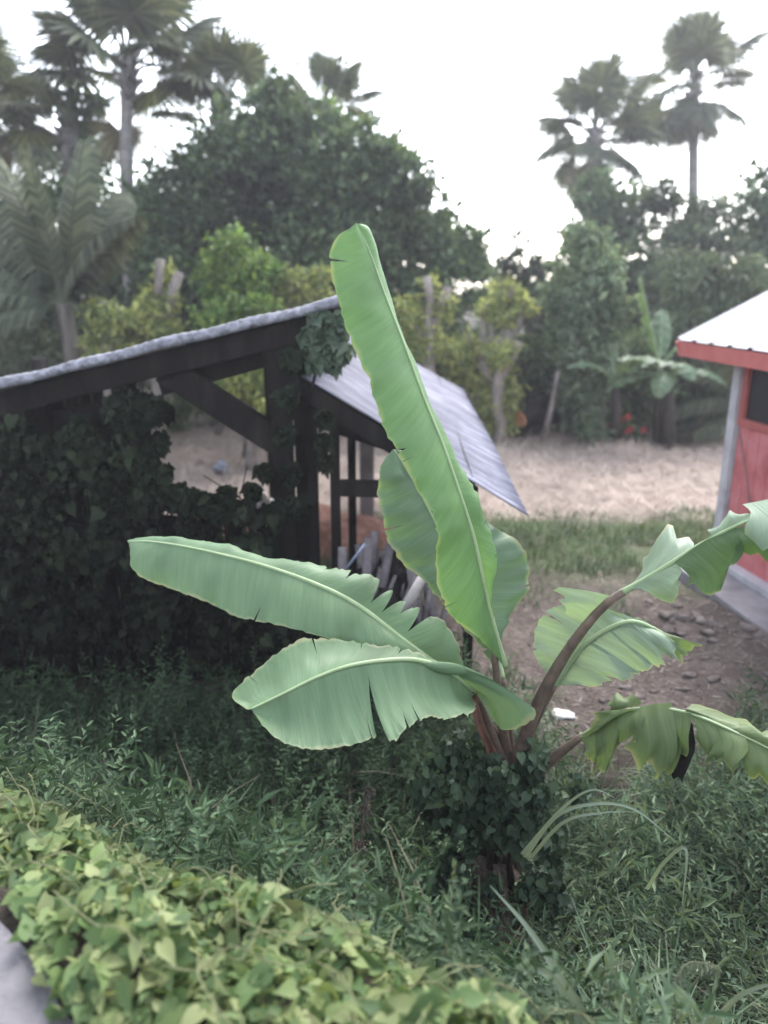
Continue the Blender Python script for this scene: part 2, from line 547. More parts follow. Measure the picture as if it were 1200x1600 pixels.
def ground_material():
    m, nt, out = new_mat('ground_soil')
    g = nt.nodes.new('ShaderNodeNewGeometry')
    sep = nt.nodes.new('ShaderNodeSeparateXYZ')
    nt.links.new(g.outputs['Position'], sep.inputs[0])
    nbig = noise(nt, .9, 4, .6, g.outputs['Position'])
    nmid = noise(nt, 4.5, 4, .6, g.outputs['Position'])
    nfin = noise(nt, 26, 4, .7, g.outputs['Position'])
    wob = math_node(nt, 'MULTIPLY', math_node(nt, 'SUBTRACT', nbig, .5), 2.2)
    yy = math_node(nt, 'ADD', sep.outputs[1], wob)
    dirt = ramp(nt, [(.25, (.05, .04, .036)), (.5, (.11, .09, .08)), (.75, (.2, .17, .152))])
    nt.links.new(mixc(nt, .5, nmid, nfin), dirt.inputs[0])
    straw = ramp(nt, [(.25, (.24, .192, .165)), (.5, (.32, .262, .228)), (.75, (.4, .335, .295))])
    nt.links.new(mixc(nt, .6, nmid, nfin), straw.inputs[0])
    green = ramp(nt, [(.3, (.07, .075, .045)), (.6, (.085, .105, .055)), (.8, (.14, .13, .09))])
    nt.links.new(mixc(nt, .5, nmid, nfin), green.inputs[0])
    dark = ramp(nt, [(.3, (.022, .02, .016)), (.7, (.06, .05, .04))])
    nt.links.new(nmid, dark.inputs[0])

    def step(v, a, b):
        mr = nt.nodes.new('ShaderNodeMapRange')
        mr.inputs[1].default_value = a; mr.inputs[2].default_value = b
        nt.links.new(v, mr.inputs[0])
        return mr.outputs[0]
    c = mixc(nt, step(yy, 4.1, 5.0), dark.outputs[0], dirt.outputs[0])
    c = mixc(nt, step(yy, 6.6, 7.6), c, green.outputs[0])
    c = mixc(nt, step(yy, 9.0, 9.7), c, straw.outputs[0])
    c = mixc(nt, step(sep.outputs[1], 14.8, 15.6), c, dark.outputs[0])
    p = nt.nodes.new('ShaderNodeBsdfPrincipled')
    nt.links.new(c, p.inputs['Base Color'])
    p.inputs['Roughness'].default_value = .95
    p.inputs['Specular IOR Level'].default_value = .1
    b = nt.nodes.new('ShaderNodeBump')
    b.inputs['Strength'].default_value = 1.0
    b.inputs['Distance'].default_value = .09
    nt.links.new(mixc(nt, .5, nmid, nfin), b.inputs['Height'])
    nt.links.new(b.outputs[0], p.inputs['Normal'])
    nt.links.new(p.outputs[0], out.inputs['Surface'])
    return m


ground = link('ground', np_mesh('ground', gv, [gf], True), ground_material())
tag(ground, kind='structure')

# road: a sheet just above the ground, along the bank
ra = np.arange(-40, 40.01, .1)
edge = np.interp(ra, [-3, -1.55, -1.2, 3], [.95, .94, .8, .78]) + .02 * np.sin(ra * 5.1) + .012 * np.sin(ra * 13.7 + 1)
tx, ty = SY, -SX
rv, rf = [], []
for i, (a, e) in enumerate(zip(ra, edge)):
    for s in (-4.5, e):
        x, y = SX * s + tx * a, SY * s + ty * a
        rv.append((x, y, 1.346 if s < 0 else 1.346 - .0))
rf = [(2 * i, 2 * i + 2, 2 * i + 3, 2 * i + 1) for i in range(len(ra) - 1)]
road = link('road', np_mesh('road', rv, [rf]), M['road'])
tag(road, kind='structure')


# ------------------------------------------------------------------ foliage builders
def crown_mesh(name, blobs, n, size, aspect=.5, tmpl=T_DIAMOND, clump=.28, per=26, flat=.5, seed=0, hang=0.0):
    """blobs: [(Vector centre, radius)]; leaves gathered in small sprays over and inside each blob"""
    g = np.random.default_rng(seed)
    vol = np.array([r ** 2 for _, r in blobs]); vol = vol / vol.sum()
    K = max(n // per, 1)
    bi = g.choice(len(blobs), K, p=vol)
    C = np.array([list(c) for c, _ in blobs])[bi]
    rad = np.array([r for _, r in blobs])[bi]
    d = unit(g.normal(size=(K, 3)))
    rr = g.random(K) ** .42
    cc = C + d * (rad * rr)[:, None] * np.array([1, .85, 1])
    csz = rad ** .5 * clump * (.6 + .8 * g.random(K))
    idx = np.repeat(np.arange(K), per)
    off = g.normal(size=(len(idx), 3)) * np.array([1, 1, .6]) * .55
    pos = cc[idx] + off * csz[idx][:, None]
    out = unit(pos - C[idx] + 1e-6)
    ax = unit(out * .6 + g.normal(size=pos.shape) * .7 + np.array([0, 0, -.2 - hang]))
    nr = unit(np.array([0, 0, 1.0]) * flat + out * .5 + g.normal(size=pos.shape) * .5)
    L = size * (.6 + .8 * g.random(len(pos)))
    v, f = scatter_leaves(tmpl, pos, ax, nr, L, L * aspect)
    return np_mesh(name, v, [f])


def px_blobs(lst, depth, spread=1.0, seed=1):
    g = random.Random(seed)
    out = []
    for px, py, r in lst:
        d = depth + g.uniform(-.8, .8) * spread
        out.append((P(px, py, d), r * d / 1200 / (CP + (800 - py) / 1200 * SP) * .93))
    return out


def trunk_mb(base, blobs, r0, seed=0, limbs=6):
    g = random.Random(seed)
    mb = MB()
    cen = sum((c for c, _ in blobs), Vector()) / len(blobs)
    top = Vector((base.x * .5 + cen.x * .5, base.y * .4 + cen.y * .6, cen.z))
    pts = []
    for k in range(7):
        t = k / 6
        p = base.lerp(top, t)
        p.x += .12 * math.sin(t * 5 + seed); p.y += .1 * math.sin(t * 4 + seed * 2)
        pts.append(p)
    mb.tube(pts, [r0 * (1.25 - .85 * k / 6) for k in range(7)], 9)
    for c, r in g.sample(blobs, min(limbs, len(blobs))):
        a = pts[g.randint(2, 5)]
        m = a.lerp(c, .5) + Vector((g.uniform(-.2, .2), g.uniform(-.2, .2), g.uniform(0, .3)))
        mb.tube([a, m, c], [r0 * .45, r0 * .3, r0 * .1], 6)
    return mb


def tree(name, label, cat, spots, depth, n, size, mat, base_px=None, r0=.16, aspect=.5, seed=1, group=None, tmpl=T_DIAMOND, bark='bark', per=26, flat=.5, hang=0.0, clump=.28):
    blobs = px_blobs(spots, depth, 1.0, seed)
    bx = P(base_px if base_px is not None else sum(s[0] for s in spots) / len(spots), 600, depth).x
    base = Vector((bx, depth, T(bx, depth) - .05))
    root = empty(name, base, label, cat, group)
    link('trunk', trunk_mb(base, blobs, r0, seed).mesh('trunk', True), M[bark], root)
    link('crown', crown_mesh('crown', blobs, n, size, aspect, tmpl, clump, per, flat, seed, hang), M[mat], root)
    return root


# ------------------------------------------------------------------ the far trees
tree('broadleaf_tree', 'largest dense dark broadleaf tree rising behind the shed roof', 'tree',
     [(300, 290, 75), (265, 390, 80), (355, 245, 75), (430, 205, 70), (505, 215, 55), (560, 250, 60), (615, 280, 55), (655, 335, 55), (700, 375, 45), (738, 400, 38),
      (420, 320, 110), (540, 350, 110), (620, 410, 90), (480, 430, 90), (330, 400, 80), (700, 450, 60), (600, 500, 80), (250, 500, 80), (420, 520, 80), (590, 225, 38), (440, 160, 34), (240, 345, 60), (300, 340, 90), (450, 300, 90), (580, 340, 80)],
     17, 44000, .2, 'dark_tree', 440, .3, seed=3, per=30, clump=.34)
tree('broadleaf_tree', 'small dark rounded tree in the gap below the open sky', 'tree',
     [(812, 385, 24), (822, 415, 36), (792, 425, 28), (850, 440, 36), (800, 470, 50), (860, 500, 45)], 21, 4500, .17, 'dark_tree', seed=4)
tree('broadleaf_tree', 'ragged dark tree standing under the fan palm with bushy skirt', 'tree',
     [(935, 300, 36), (945, 345, 50), (915, 370, 40), (990, 330, 36), (985, 400, 60), (1000, 460, 60)], 22, 6500, .2, 'dark_tree', seed=5, per=22)
tree('broadleaf_tree', 'loose grey green tree with sky gaps beyond the red house roof', 'tree',
     [(1060, 340, 42), (1120, 345, 42), (1070, 400, 50), (1130, 420, 55), (1050, 460, 50), (1030, 310, 28)], 20, 6500, .2, 'grey_tree', seed=6, per=20, aspect=.4)
tree('broadleaf_tree', 'dark bluish tree over the red house ridge', 'tree',
     [(1195, 280, 40), (1215, 330, 60), (1215, 390, 60), (1170, 350, 40), (1230, 430, 70), (1180, 430, 45)], 21, 6000, .19, 'dark_tree', 1215, seed=7)
tree('broadleaf_tree', 'pale green leafy tree with narrow crown at the far field edge', 'tree',
     [(915, 375, 30), (905, 410, 40), (935, 430, 46), (890, 465, 42), (935, 490, 46), (910, 540, 40), (890, 580, 36), (910, 610, 36), (940, 545, 34)], 15.0, 9500, .15, 'mid_tree', 905, .12, seed=8)
tree('broadleaf_tree', 'drooping olive tree beside the red house gable', 'tree',
     [(1080, 440, 52), (1150, 455, 55), (1070, 520, 45), (1115, 545, 55), (1090, 610, 45), (1150, 600, 55), (1120, 660, 45)], 16, 9000, .2, 'grey_tree', 1110, .13, seed=9, aspect=.32, hang=.5)
tree('broadleaf_tree', 'grey leafy tree standing behind the young coconut palm', 'tree',
     [(30, 370, 60), (-50, 420, 90), (90, 420, 60), (30, 480, 80), (150, 480, 60), (60, 560, 80), (180, 560, 60)], 18.5, 9000, .2, 'grey_tree', 30, .2, seed=10)
tree('broadleaf_tree', 'wispy tree with airy branches against the sky above the coconut fronds', 'tree',
     [(40, 215, 40), (15, 180, 32), (80, 270, 40), (10, 250, 36), (-40, 200, 60), (60, 320, 45)], 20, 3400, .2, 'grey_tree', -10, .14, seed=11, per=18, aspect=.35)
tree('broadleaf_tree', 'short dark tree filling the gap beside the palm trunk', 'tree',
     [(120, 160, 40), (130, 220, 36), (150, 270, 40), (170, 340, 45), (110, 320, 40), (200, 410, 70), (130, 400, 70), (225, 470, 60)], 19, 8000, .2, 'dark_tree', 140, .14, seed=12, per=20)

bush = tree('leafy_bush', 'bright green bush standing behind the shed roof', 'bush',
            [(362, 388, 34), (345, 430, 34), (395, 430, 36), (372, 470, 46), (345, 500, 38), (400, 500, 36), (385, 560, 42), (380, 620, 40)],
            12.8, 8000, .115, 'bright_bush', 372, .07, seed=13, per=20)
for i, (lab, sp, dep, mat, n) in enumerate([
        ('low dark bush under the bare pollard trunks', [(700, 560, 55), (650, 600, 55), (740, 610, 50), (690, 650, 45)], 15.4, 'dark_tree', 4200),
        ('dark bush in the hollow behind the leaning pole', [(830, 560, 50), (800, 610, 40), (850, 600, 40), (835, 660, 30)], 15.8, 'dark_tree', 3600),
        ('dark thicket bush behind the drooping banana plants', [(990, 560, 50), (960, 600, 40), (1010, 620, 45), (980, 665, 36), (1060, 650, 36)], 15.9, 'dark_tree', 4200),
        ('ivy clad bushy stump at the field edge beside the leaning pole', [(895, 580, 30), (905, 620, 36), (895, 655, 36), (925, 670, 24)], 14.7, 'mid_tree', 3600),
        ('olive bush behind the shed roof near the coconut palm', [(60, 500, 60), (130, 540, 50), (30, 560, 60), (200, 560, 50), (100, 620, 60)], 13.4, 'grey_tree', 5000),
        ('shadowed bush seen through the shed opening', [(290, 590, 40), (330, 620, 36), (270, 640, 40), (440, 610, 40)], 14.6, 'dark_tree', 2600),
]):
    tree('leafy_bush', lab, 'bush', sp, dep, n, .13, mat, None, .06, seed=20 + i, per=20)

# far wood: one dark mass that closes the view between the trees
fb = []
g_ = random.Random(5)
for k in range(70):
    px = -500 + k * 32
    top = 470 if px > 250 else 420
    fb.append((P(px, g_.uniform(top, 600), g_.uniform(25, 29)), g_.uniform(1.0, 1.5)))
for k in range(46):
    fb.append((P(-500 + k * 48, 655, g_.uniform(23, 25)), 1.2))
fw = link('far_wood', crown_mesh('far_wood', fb, 26000, .34, .6, T_DIAMOND, .5, 20, .4, 77), M['dark_tree'])
tag(fw, 'dark band of woodland closing the view beyond the field', 'wood', kind='stuff')


# ------------------------------------------------------------------ pollarded saplings
def pollard(label, px, top, bottom, depth, tufts, n, bare=True, seed=0, lean=0):
    base = P(px + lean, bottom, depth)
    base.z = T(base.x, depth) - .05
    root = empty('pollard_tree', base, label, 'tree', 'pollarded trees along the field edge')
    g = random.Random(seed)
    tip = P(px, top, depth)
    mb = MB()
    pts = [base.lerp(tip, k / 8) + Vector((g.uniform(-.05, .05), g.uniform(-.05, .05), 0)) for k in range(9)]
    mb.tube(pts, [.1 + .035 * g.random() if k < 6 else .07 for k in range(9)], 9)
    mb.tube([pts[5], pts[6] + Vector((.22, .05, .15)), pts[7] + Vector((.33, .05, .2))], [.09, .085, .08], 8)
    mb.tube([pts[4], pts[5] + Vector((-.2, .05, .1)), pts[6] + Vector((-.3, .05, .1))], [.07, .06, .05], 8)
    link('trunk', mb.mesh('trunk', True), M['pale_bark'], root)
    link('crown', crown_mesh('crown', [(c, r * .85) for c, r in px_blobs(tufts + [(px, top + 8, 11), (px + 12, top + 22, 12)], depth, .3, seed)], int(n * 1.15), .13, .32, T_OVAL, .3, 14, .4, seed, .3), M['pollard'], root)


pollard('thin pollard with one yellow tuft close to the shed roof ridge', 499, 452, 690, 13.2, [(500, 428, 13), (499, 448, 10)], 380, seed=31)
pollard('pollard with yellow green top tufts over the shed roof', 455, 450, 690, 13.4, [(455, 435, 15), (445, 460, 15), (466, 458, 14), (454, 488, 18)], 1000, seed=32)
pollard('pollard with one bare pale stump rising above its tufts', 668, 432, 690, 14.4, [(640, 490, 26), (690, 480, 20), (660, 520, 34), (640, 545, 28), (695, 545, 24)], 1900, seed=33)
pollard('pollard with a yellow head between two bare stumps', 800, 450, 690, 14.6, [(785, 455, 24), (790, 490, 26), (815, 480, 18), (760, 480, 18)], 1300, seed=34, lean=-25)
pollard('grey trunked pollard with sparse tufts at mid height', 755, 475, 690, 14.8, [(730, 545, 22), (715, 580, 24), (745, 600, 18)], 900, seed=35)
pollard('pollard column clothed in yellow leaves to the ground', 780, 530, 690, 14.2, [(782, 550, 24), (778, 590, 26), (772, 630, 30), (778, 662, 28), (790, 610, 22)], 2600, seed=36)
pollard('olive tufted pollard with grey forked top behind shed roof', 245, 405, 690, 12.6, [(245, 470, 28), (230, 500, 34), (255, 520, 30)], 1700, seed=37)
pollard('low broad pollard with yellow tufts beside the olive one', 160, 470, 690, 12.3, [(150, 482, 18), (172, 505, 26), (160, 535, 28), (198, 492, 16), (205, 535, 22)], 1600, seed=38)
pollard('pollard with dense leaves seen through the shed opening', 395, 560, 690, 12.0, [(385, 590, 30), (400, 615, 30), (370, 600, 22), (330, 610, 14)], 1500, seed=39)


# ------------------------------------------------------------------ palms
def fan_frond_mesh(name, seed, spread=150):
    """stalk along +X, then a pleated fan of separate-tipped segments"""
    g = random.Random(seed)
    mb = MB()
    L0 = 1.1
    mb.tube([(0, 0, 0), (.5, 0, .03), (L0, 0, 0)], [.035, .025, .02], 5)
    n = 34
    for k in range(n):
        a = R(-spread + 2 * spread * k / (n - 1))
        da = R(spread / (n - 1)) * 1.05
        rl = (.98 - .25 * abs(a) / R(180)) * g.uniform(.88, 1.08)
        dr = g.uniform(.1, .35)

        def pt(rr, aa, z):
            return (L0 + rr * math.cos(aa), rr * math.sin(aa), z - .18 * rr * rr - .12 * abs(math.sin(aa)) * rr)
        z = .02
        vs = [pt(0, a, 0), pt(.5 * rl, a - da, -z), pt(.5 * rl, a, z), pt(.5 * rl, a + da, -z), pt(.8 * rl, a - da * .55, -z - dr * .1), pt(.8 * rl, a + da * .55, -z - dr * .1), pt(1.08 * rl, a, -dr * .4)]
        mb.add(vs, [(1, 2, 2, 4)] if False else [], [(0, 1, 2), (0, 2, 3), (1, 4, 2), (2, 4, 5), (2, 5, 3), (4, 6, 5)])
    return mb.mesh(name)


FAN = [fan_frond_mesh('fan_frond', s) for s in (1, 2, 3)]
for m_ in FAN: m_.materials.append(M['palm'])
FAN_DRY = fan_frond_mesh('dry_fan_frond', 9, 120)
FAN_DRY.materials.append(M['palm_dry'])


def fan_palm(label, crown_px, foot_px, depth, size, n, r0=.17, dry=5, seed=0, group='fan palms', low=118):
    g = random.Random(seed)
    top = P(*crown_px, depth)
    foot = P(*foot_px, depth)
    foot.z = T(foot.x, depth) - .1
    root = empty('fan_palm', foot, label, 'palm tree', group)
    mb = MB()
    pts = [foot.lerp(top, k / 10) + Vector((.12 * math.sin(k * .5 + seed), 0, 0)) * (1 - k / 10) for k in range(11)]
    rr = [r0 * (1.3 - .5 * k / 10) for k in range(11)]
    mb.tube(pts, rr, 10)
    for k in range(26):          # old leaf bases round the neck
        a = g.uniform(0, 6.28); h = g.uniform(-.7, .1)
        p = top + Vector((math.cos(a), math.sin(a), 0)) * r0 * .7 + Vector((0, 0, h))
        mb.tube([p, p + Vector((math.cos(a) * .22, math.sin(a) * .22, .2))], [.05, .025], 5)
    link('trunk', mb.mesh('trunk', True), M['palm_bark'], root)
    for k in range(n + dry):
        d = k >= n
        f = link('frond', FAN_DRY if d else FAN[k % 3], None, root)
        az = k * 2.4 + g.uniform(-.3, .3)
        el = R(g.uniform(-75, -50)) if d else R(85 - low * (k / n) ** .9 + g.uniform(-8, 8))
        sc = size * g.uniform(.85, 1.1) * (.8 if d else 1)
        Mx = Matrix.Translation(top + Vector((0, 0, g.uniform(-.3, .1)) if not d else (0, 0, -.4))) @ Matrix.Rotation(az, 4, 'Z') @ Matrix.Rotation(-el, 4, 'Y') @ Matrix.Rotation(g.uniform(-.5, .5), 4, 'X') @ Matrix.Scale(sc, 4)
        f.matrix_parent_inverse = Matrix.Identity(4)
        f.matrix_basis = Matrix.Translation(-foot) @ Mx
    return root


fan_palm('tall fan palm with full crown and bare grey trunk above the coconut fronds', (197, 95), (212, 690), 17.5, 1.15, 22, .15, 1, 1, low=95)
fan_palm('fan palm half sunk in the crown of the large dark tree', (348, 165), (352, 690), 19, .9, 10, .15, 0, 2, low=80)
fan_palm('fan palm whose tip just clears the large dark tree', (515, 172), (515, 690), 20.5, .8, 14, .15, 2, 3)
fan_palm('lower of two far fan palms with shaggy trunk against the white sky', (930, 200), (940, 690), 27, 1.22, 20, .22, 10, 4, low=135)
fan_palm('highest far fan palm against the white sky with slender trunk', (1085, 125), (1062, 690), 30, 1.35, 18, .2, 4, 5, low=140)
fan_palm('fan palm cut by the photo edge beside the wispy tree', (-40, 150), (-40, 690), 18, .9, 18, .15, 3, 6)
fan_palm('stout fan palm hidden behind the tall bare trunked one', (104, 200), (112, 690), 18.6, .75, 8, .13, 1, 8)


def frond_curve(base, d0, length, droop, n=14):
    d = Vector(d0).normalized()
    p = Vector(base)
    pts = [p.copy()]
    for k in range(n):
        d = (d + Vector((0, 0, -droop / n * (1 + k / n)))).normalized()
        p = p + d * (length / n)
        pts.append(p.copy())
    return pts


def coconut_frond(pts, leaf_len, hang=.7, seed=0, step=2):
    g = random.Random(seed)
    mb = MB()
    n = len(pts)
    mb.tube(pts, [.035 * (1 - .8 * k / (n - 1)) + .004 for k in range(n)], 6)
    cp = catmull(pts, 48)
    for k in range(5, 48):
        p = Vector(cp[k]); d = (Vector(cp[min(k + 1, 47)]) - Vector(cp[k - 1])).normalized()
        s = d.cross(Vector((0, 0, 1)))
        if s.length < .05: s = Vector((1, 0, 0))
        s.normalize()
        t = k / 47
        ll = leaf_len * (.45 + .9 * math.sin(math.pi * min(t * .85 + .1, 1))) * g.uniform(.85, 1.1)
        for sg in (-1, 1):
            a = (s * sg * .8 + d * .6 + Vector((0, 0, -hang * .4))).normalized()
            b = (s * sg * .4 + d * .5 + Vector((0, 0, -hang * 1.3))).normalized()
            w = d * .04
            m1 = p + a * ll * .5
            e = m1 + b * ll * .5
            mb.add([p - w * .5, p + w * .5, m1 + w, m1 - w, e], [(0, 1, 2, 3)], [(3, 2, 4)])
    return mb


cb_ = P(100, 475, 12.5)
cfoot = Vector((cb_.x + .05, 12.5, T(cb_.x, 12.5) - .1))
coco = empty('coconut_palm', cfoot, 'young coconut palm with arching feathery fronds behind the shed roof', 'palm tree')
link('trunk', MB().tube([cfoot, cfoot.lerp(cb_, .5) + Vector((.03, 0, 0)), cb_], [.17, .14, .12], 10).mesh('trunk', True), M['bark'], coco)
for k, (d0, L_, dr, hg) in enumerate([((.5, -.15, 1), 2.3, .75, .9), ((.12, .2, 1), 3.0, .25, .5), ((-.3, .1, 1), 2.9, .45, .6), ((-.85, -.1, .55), 2.2, .9, .9),
                                      ((-.8, .2, .9), 2.6, .7, .8), ((.2, .5, 1), 2.8, .5, .6), ((-.55, .3, 1.1), 2.8, .5, .7), ((-.9, -.4, .15), 1.9, .7, 1.0), ((.35, .4, 1.2), 2.3, .6, .7), ((-.1, -.1, 1.3), 2.6, .3, .6)]):
    link('frond', coconut_frond(frond_curve(cb_, d0, L_ * .84, dr), .55, hg, k).mesh('frond'), M['coconut'], coco)


cb2 = P(1175, 640, 14.6)
cf2 = Vector((cb2.x, 14.6, T(cb2.x, 14.6) - .1))
coco2 = empty('coconut_palm', cf2, 'low young palm with flat feathery fronds beside the red house post', 'palm tree')
link('trunk', MB().tube([cf2, cb2], [.16, .12], 10).mesh('trunk', True), M['palm_bark'], coco2)
for k, (d0, L_, dr, hg) in enumerate([((-1, -.2, .55), 1.9, .8, .6), ((-1, -.1, .2), 1.9, .6, .5), ((-.9, -.5, .0), 1.6, .3, .5), ((-.7, .3, .9), 2.1, .8, .6), ((-.3, -.2, 1), 1.9, .7, .6), ((.6, -.2, .7), 1.9, .8, .7), ((-1, .2, -.05), 1.7, .3, .5)]):
    link('frond', coconut_frond(frond_curve(cb2, d0, L_, dr), .42, hg, k + 20).mesh('frond'), M['coconut'], coco2)

# ------------------------------------------------------------------ banana plants beyond the field
def simple_banana(label, px, base_py, top_py, depth, leaves, seed=0, group='banana plants beyond the field'):
    g = random.Random(seed)
    b = P(px, base_py, depth); b.z = T(b.x, depth) - .05
    top = P(px, top_py, depth)
    root = empty('banana_plant', b, label, 'banana plant', group)
    link('pseudostem', MB().tube([b, b.lerp(top, .5), top], [.13, .11, .07], 9).mesh('pseudostem', True), M['stem'], root)
    for d0, L_, W_, dr in leaves:
        pts = catmull(frond_curve(top, d0, L_, dr, 10), 24)
        mb = MB()
        vs, uv, q = [], [], []
        for i in range(24):
            t = i / 23
            p = Vector(pts[i]); d = (Vector(pts[min(i + 1, 23)]) - Vector(pts[max(i - 1, 0)])).normalized()
            s = d.cross(Vector((0, 0, 1)))
            s = s.normalized() if s.length > .05 else Vector((1, 0, 0))
            u_ = s.cross(d)
            w = W_ * (math.sin(math.pi * min(max((t - .12) / .88, 0), 1)) ** .55) * .5
            for j in (-2, -1, 0, 1, 2):
                f = j / 2
                vs.append(p + s * w * f + u_ * (-.35 * w * abs(f) + .02 * math.sin(t * 40 + j)) )
                uv.append((t, abs(f)))
        for i in range(23):
            if g.random() < .1: rip = True
            else: rip = False
            for j in range(4):
                if rip and j in (0, 3): continue
                q.append((i * 5 + j, i * 5 + j + 1, (i + 1) * 5 + j + 1, (i + 1) * 5 + j))
        mb.add(vs, q, uv=uv)
        lf = link('leaf', mb.mesh('leaf', True), M['banana_far'], root)
        link('midrib', MB().tube(pts[:, :], [.022 * (1 - .8 * i / 23) for i in range(24)], 5).mesh('midrib', True), M['midrib'], lf).matrix_parent_inverse = Matrix.Identity(4)


simple_banana('far banana plant with one pale upright leaf in the thicket', 1030, 700, 575, 14.3,
              [((-.28, 0, 1), 1.7, .45, .15), ((.35, -.2, .8), 1.3, .42, .8), ((-.7, -.2, .4), 1.2, .4, 1.1), ((.1, .4, 1), 1.3, .4, .6), ((-.5, -.5, .7), 1.2, .42, 1.2)], 1)
simple_banana('far banana plant with grey drooping leaves on a dark stem', 1046, 702, 590, 14.0,
              [((-.9, -.1, .45), 1.3, .4, 1.0), ((-.3, -.5, .5), 1.0, .4, 1.7), ((.6, -.2, .5), 1.1, .4, 1.2), ((-.6, .3, .7), 1.3, .42, 1.0), ((.05, -.3, .6), 1.0, .4, 1.9)], 2)
simple_banana('far banana plant with bluish leaves at the thicket edge', 962, 695, 600, 14.1,
              [((-.6, -.2, .8), 1.2, .4, 1.0), ((.6, -.2, .8), 1.3, .4, 1.0), ((.1, -.4, .9), 1.1, .4, 1.2), ((-.1, .4, 1), 1.2, .4, .6)], 3)

# leaning pole, log with a cut end, red flowers
p0, p1 = P(848, 692, 14.4), P(872, 580, 14.4)
p0.z = T(p0.x, 14.4) - .05
tag(link('wooden_pole', MB().tube([p0, p0.lerp(p1, .5) + Vector((.02, 0, 0)), p1], [.06, .05, .04], 8).mesh('wooden_pole', True), M['pale_bark']),
    'slim brown pole leaning against the ivy clad stump', 'pole')
lg = empty('fallen_log', P(830, 650, 15.0), 'dark fallen log with a fresh orange cut end', 'log')
a_, b_ = P(812, 655, 14.7), P(868, 625, 15.3)
link('bark', MB().tube([a_, a_.lerp(b_, .5), b_], [.2, .21, .17], 12).mesh('bark', True), M['old_wood'], lg)
d_ = (a_ - b_).normalized()
link('cut_face', MB().tube([a_ + d_ * .002, a_ + d_ * .02], [.17, .16], 14).mesh('cut_face'), M['cut_wood'], lg)
lg2 = MB().tube([P(800, 690, 14.9), P(830, 668, 15.0), P(870, 650, 15.2)], [.16, .2, .16], 10)
tag(link('fallen_log', lg2.mesh('fallen_log', True), M['old_wood']), 'dark log lying under the one with the cut end', 'log')
fl = empty('flowering_plant', P(975, 690, 14.6), 'low plant with a few red blooms before the far banana plants', 'plant')
fblobs = px_blobs([(970, 660, 22), (985, 675, 20), (955, 678, 18)], 14.6, .2, 3)
link('foliage', crown_mesh('foliage', fblobs, 900, .1, .5, T_OVAL, .25, 14, .5, 41), M['dark_tree'], fl)
for k, (px, py) in enumerate([(981, 651), (980, 673), (985, 670), (1005, 672), (972, 656), (948, 664)]):
    c = np.array([list(P(px, py, 14.25))] * 7)
    a = np.arange(7) * 2 * math.pi / 7
    axd = np.stack([np.cos(a), np.full(7, -.5), np.sin(a)], 1)
    v, f = scatter_leaves(T_OVAL, c, axd, np.array([[0, -1, .2]] * 7), .075 if k < 4 else .05, .06 if k < 4 else .04)
    link('bloom', np_mesh('bloom', v, [f]), M['red_flower'], fl)

# ------------------------------------------------------------------ straw and short grass on the ground
n = 14000
x = rng.uniform(-7, 7, n); y = rng.uniform(9.3, 15, n)
az = rng.uniform(0, 6.28, n)
rt = np.stack([x, y, terrain(x, y) + .005], 1)
v, f = blades(rt, rng.uniform(.12, .4, n), rng.uniform(.008, .016, n), az, R(65) + rng.uniform(-.3, .3, n), rng.uniform(.2, .5, n), 2)
tag(link('straw', np_mesh('straw', v, [f]), M['straw']), 'cut pale straw strewn over the field', 'straw', kind='stuff')

n = 17000
x = rng.uniform(-1.5, 4.2, n); y = rng.uniform(5.6, 9.7, n)
from mathutils import noise as mnoise
keep = np.array([(mnoise.noise((a * .9, b * 1.1, 0)) * .9 + (1.3 - abs(b - 8.4) * .75)) > random.random() * .9 + .15 for a, b in zip(x, y)])
keep &= ~((x > 2.7) & (y < 8.3))
x, y = x[keep], y[keep]; n = len(x)
rt = np.stack([x, y, terrain(x, y) - .01], 1)
v, f = blades(rt, rng.uniform(.06, .2, n), rng.uniform(.006, .013, n), rng.uniform(0, 6.28, n), rng.uniform(.1, .7, n), rng.uniform(.3, 1.2, n), 3)
tag(link('short_grass', np_mesh('short_grass', v, [f]), M['grass']), 'short green grass between the bare soil and the straw field', 'grass', kind='stuff')

n = 5000
x = rng.uniform(-.5, 4.5, n); y = rng.uniform(4.4, 8.6, n)
rt = np.stack([x, y, terrain(x, y) + .004], 1)
v, f = blades(rt, rng.uniform(.02, .08, n), rng.uniform(.005, .016, n), rng.uniform(0, 6.28, n), R(72) + rng.uniform(-.3, .25, n), rng.uniform(.1, .5, n), 2)
tag(link('dry_litter', np_mesh('dry_litter', v, [f]), leaf_mat('dry_litter', [(.08, .06, .052), (.14, .112, .098), (.24, .2, .175)], .05, .8, .2)), 'dry leaf and stem litter over the bare soil', 'litter', kind='stuff')

n = 9000
x = rng.uniform(-.3, 4.4, n); y = rng.uniform(4.3, 7.6, n)
keep = np.array([mnoise.noise((a * 1.7, b * 1.7, 4.2)) > .18 + .35 * random.random() for a, b in zip(x, y)]) & ~((x > 2.75) & (y < 8.3) & (y > 5.2))
x, y = x[keep], y[keep]; n = len(x)
rt = np.stack([x, y, terrain(x, y) - .01], 1)
v, f = blades(rt, rng.uniform(.05, .22, n), rng.uniform(.006, .014, n), rng.uniform(0, 6.28, n), rng.uniform(.2, .9, n), rng.uniform(.3, 1.2, n), 3)
tag(link('yard_weeds', np_mesh('yard_weeds', v, [f]), M['grass']), 'patchy green weeds on the bare yard', 'weeds', kind='stuff')

# ------------------------------------------------------------------ old shed with the long tin roof edge
YF = 5.3
vl, vr = P(-420, 703, YF), P(541, 469, YF)
shed = empty('open_shed', (vl.x * .4 + vr.x * .6, YF + 1.5, T(-1.5, 6.5)), 'dark open timber shed overgrown with creeper under a thin tin roof', 'shed')


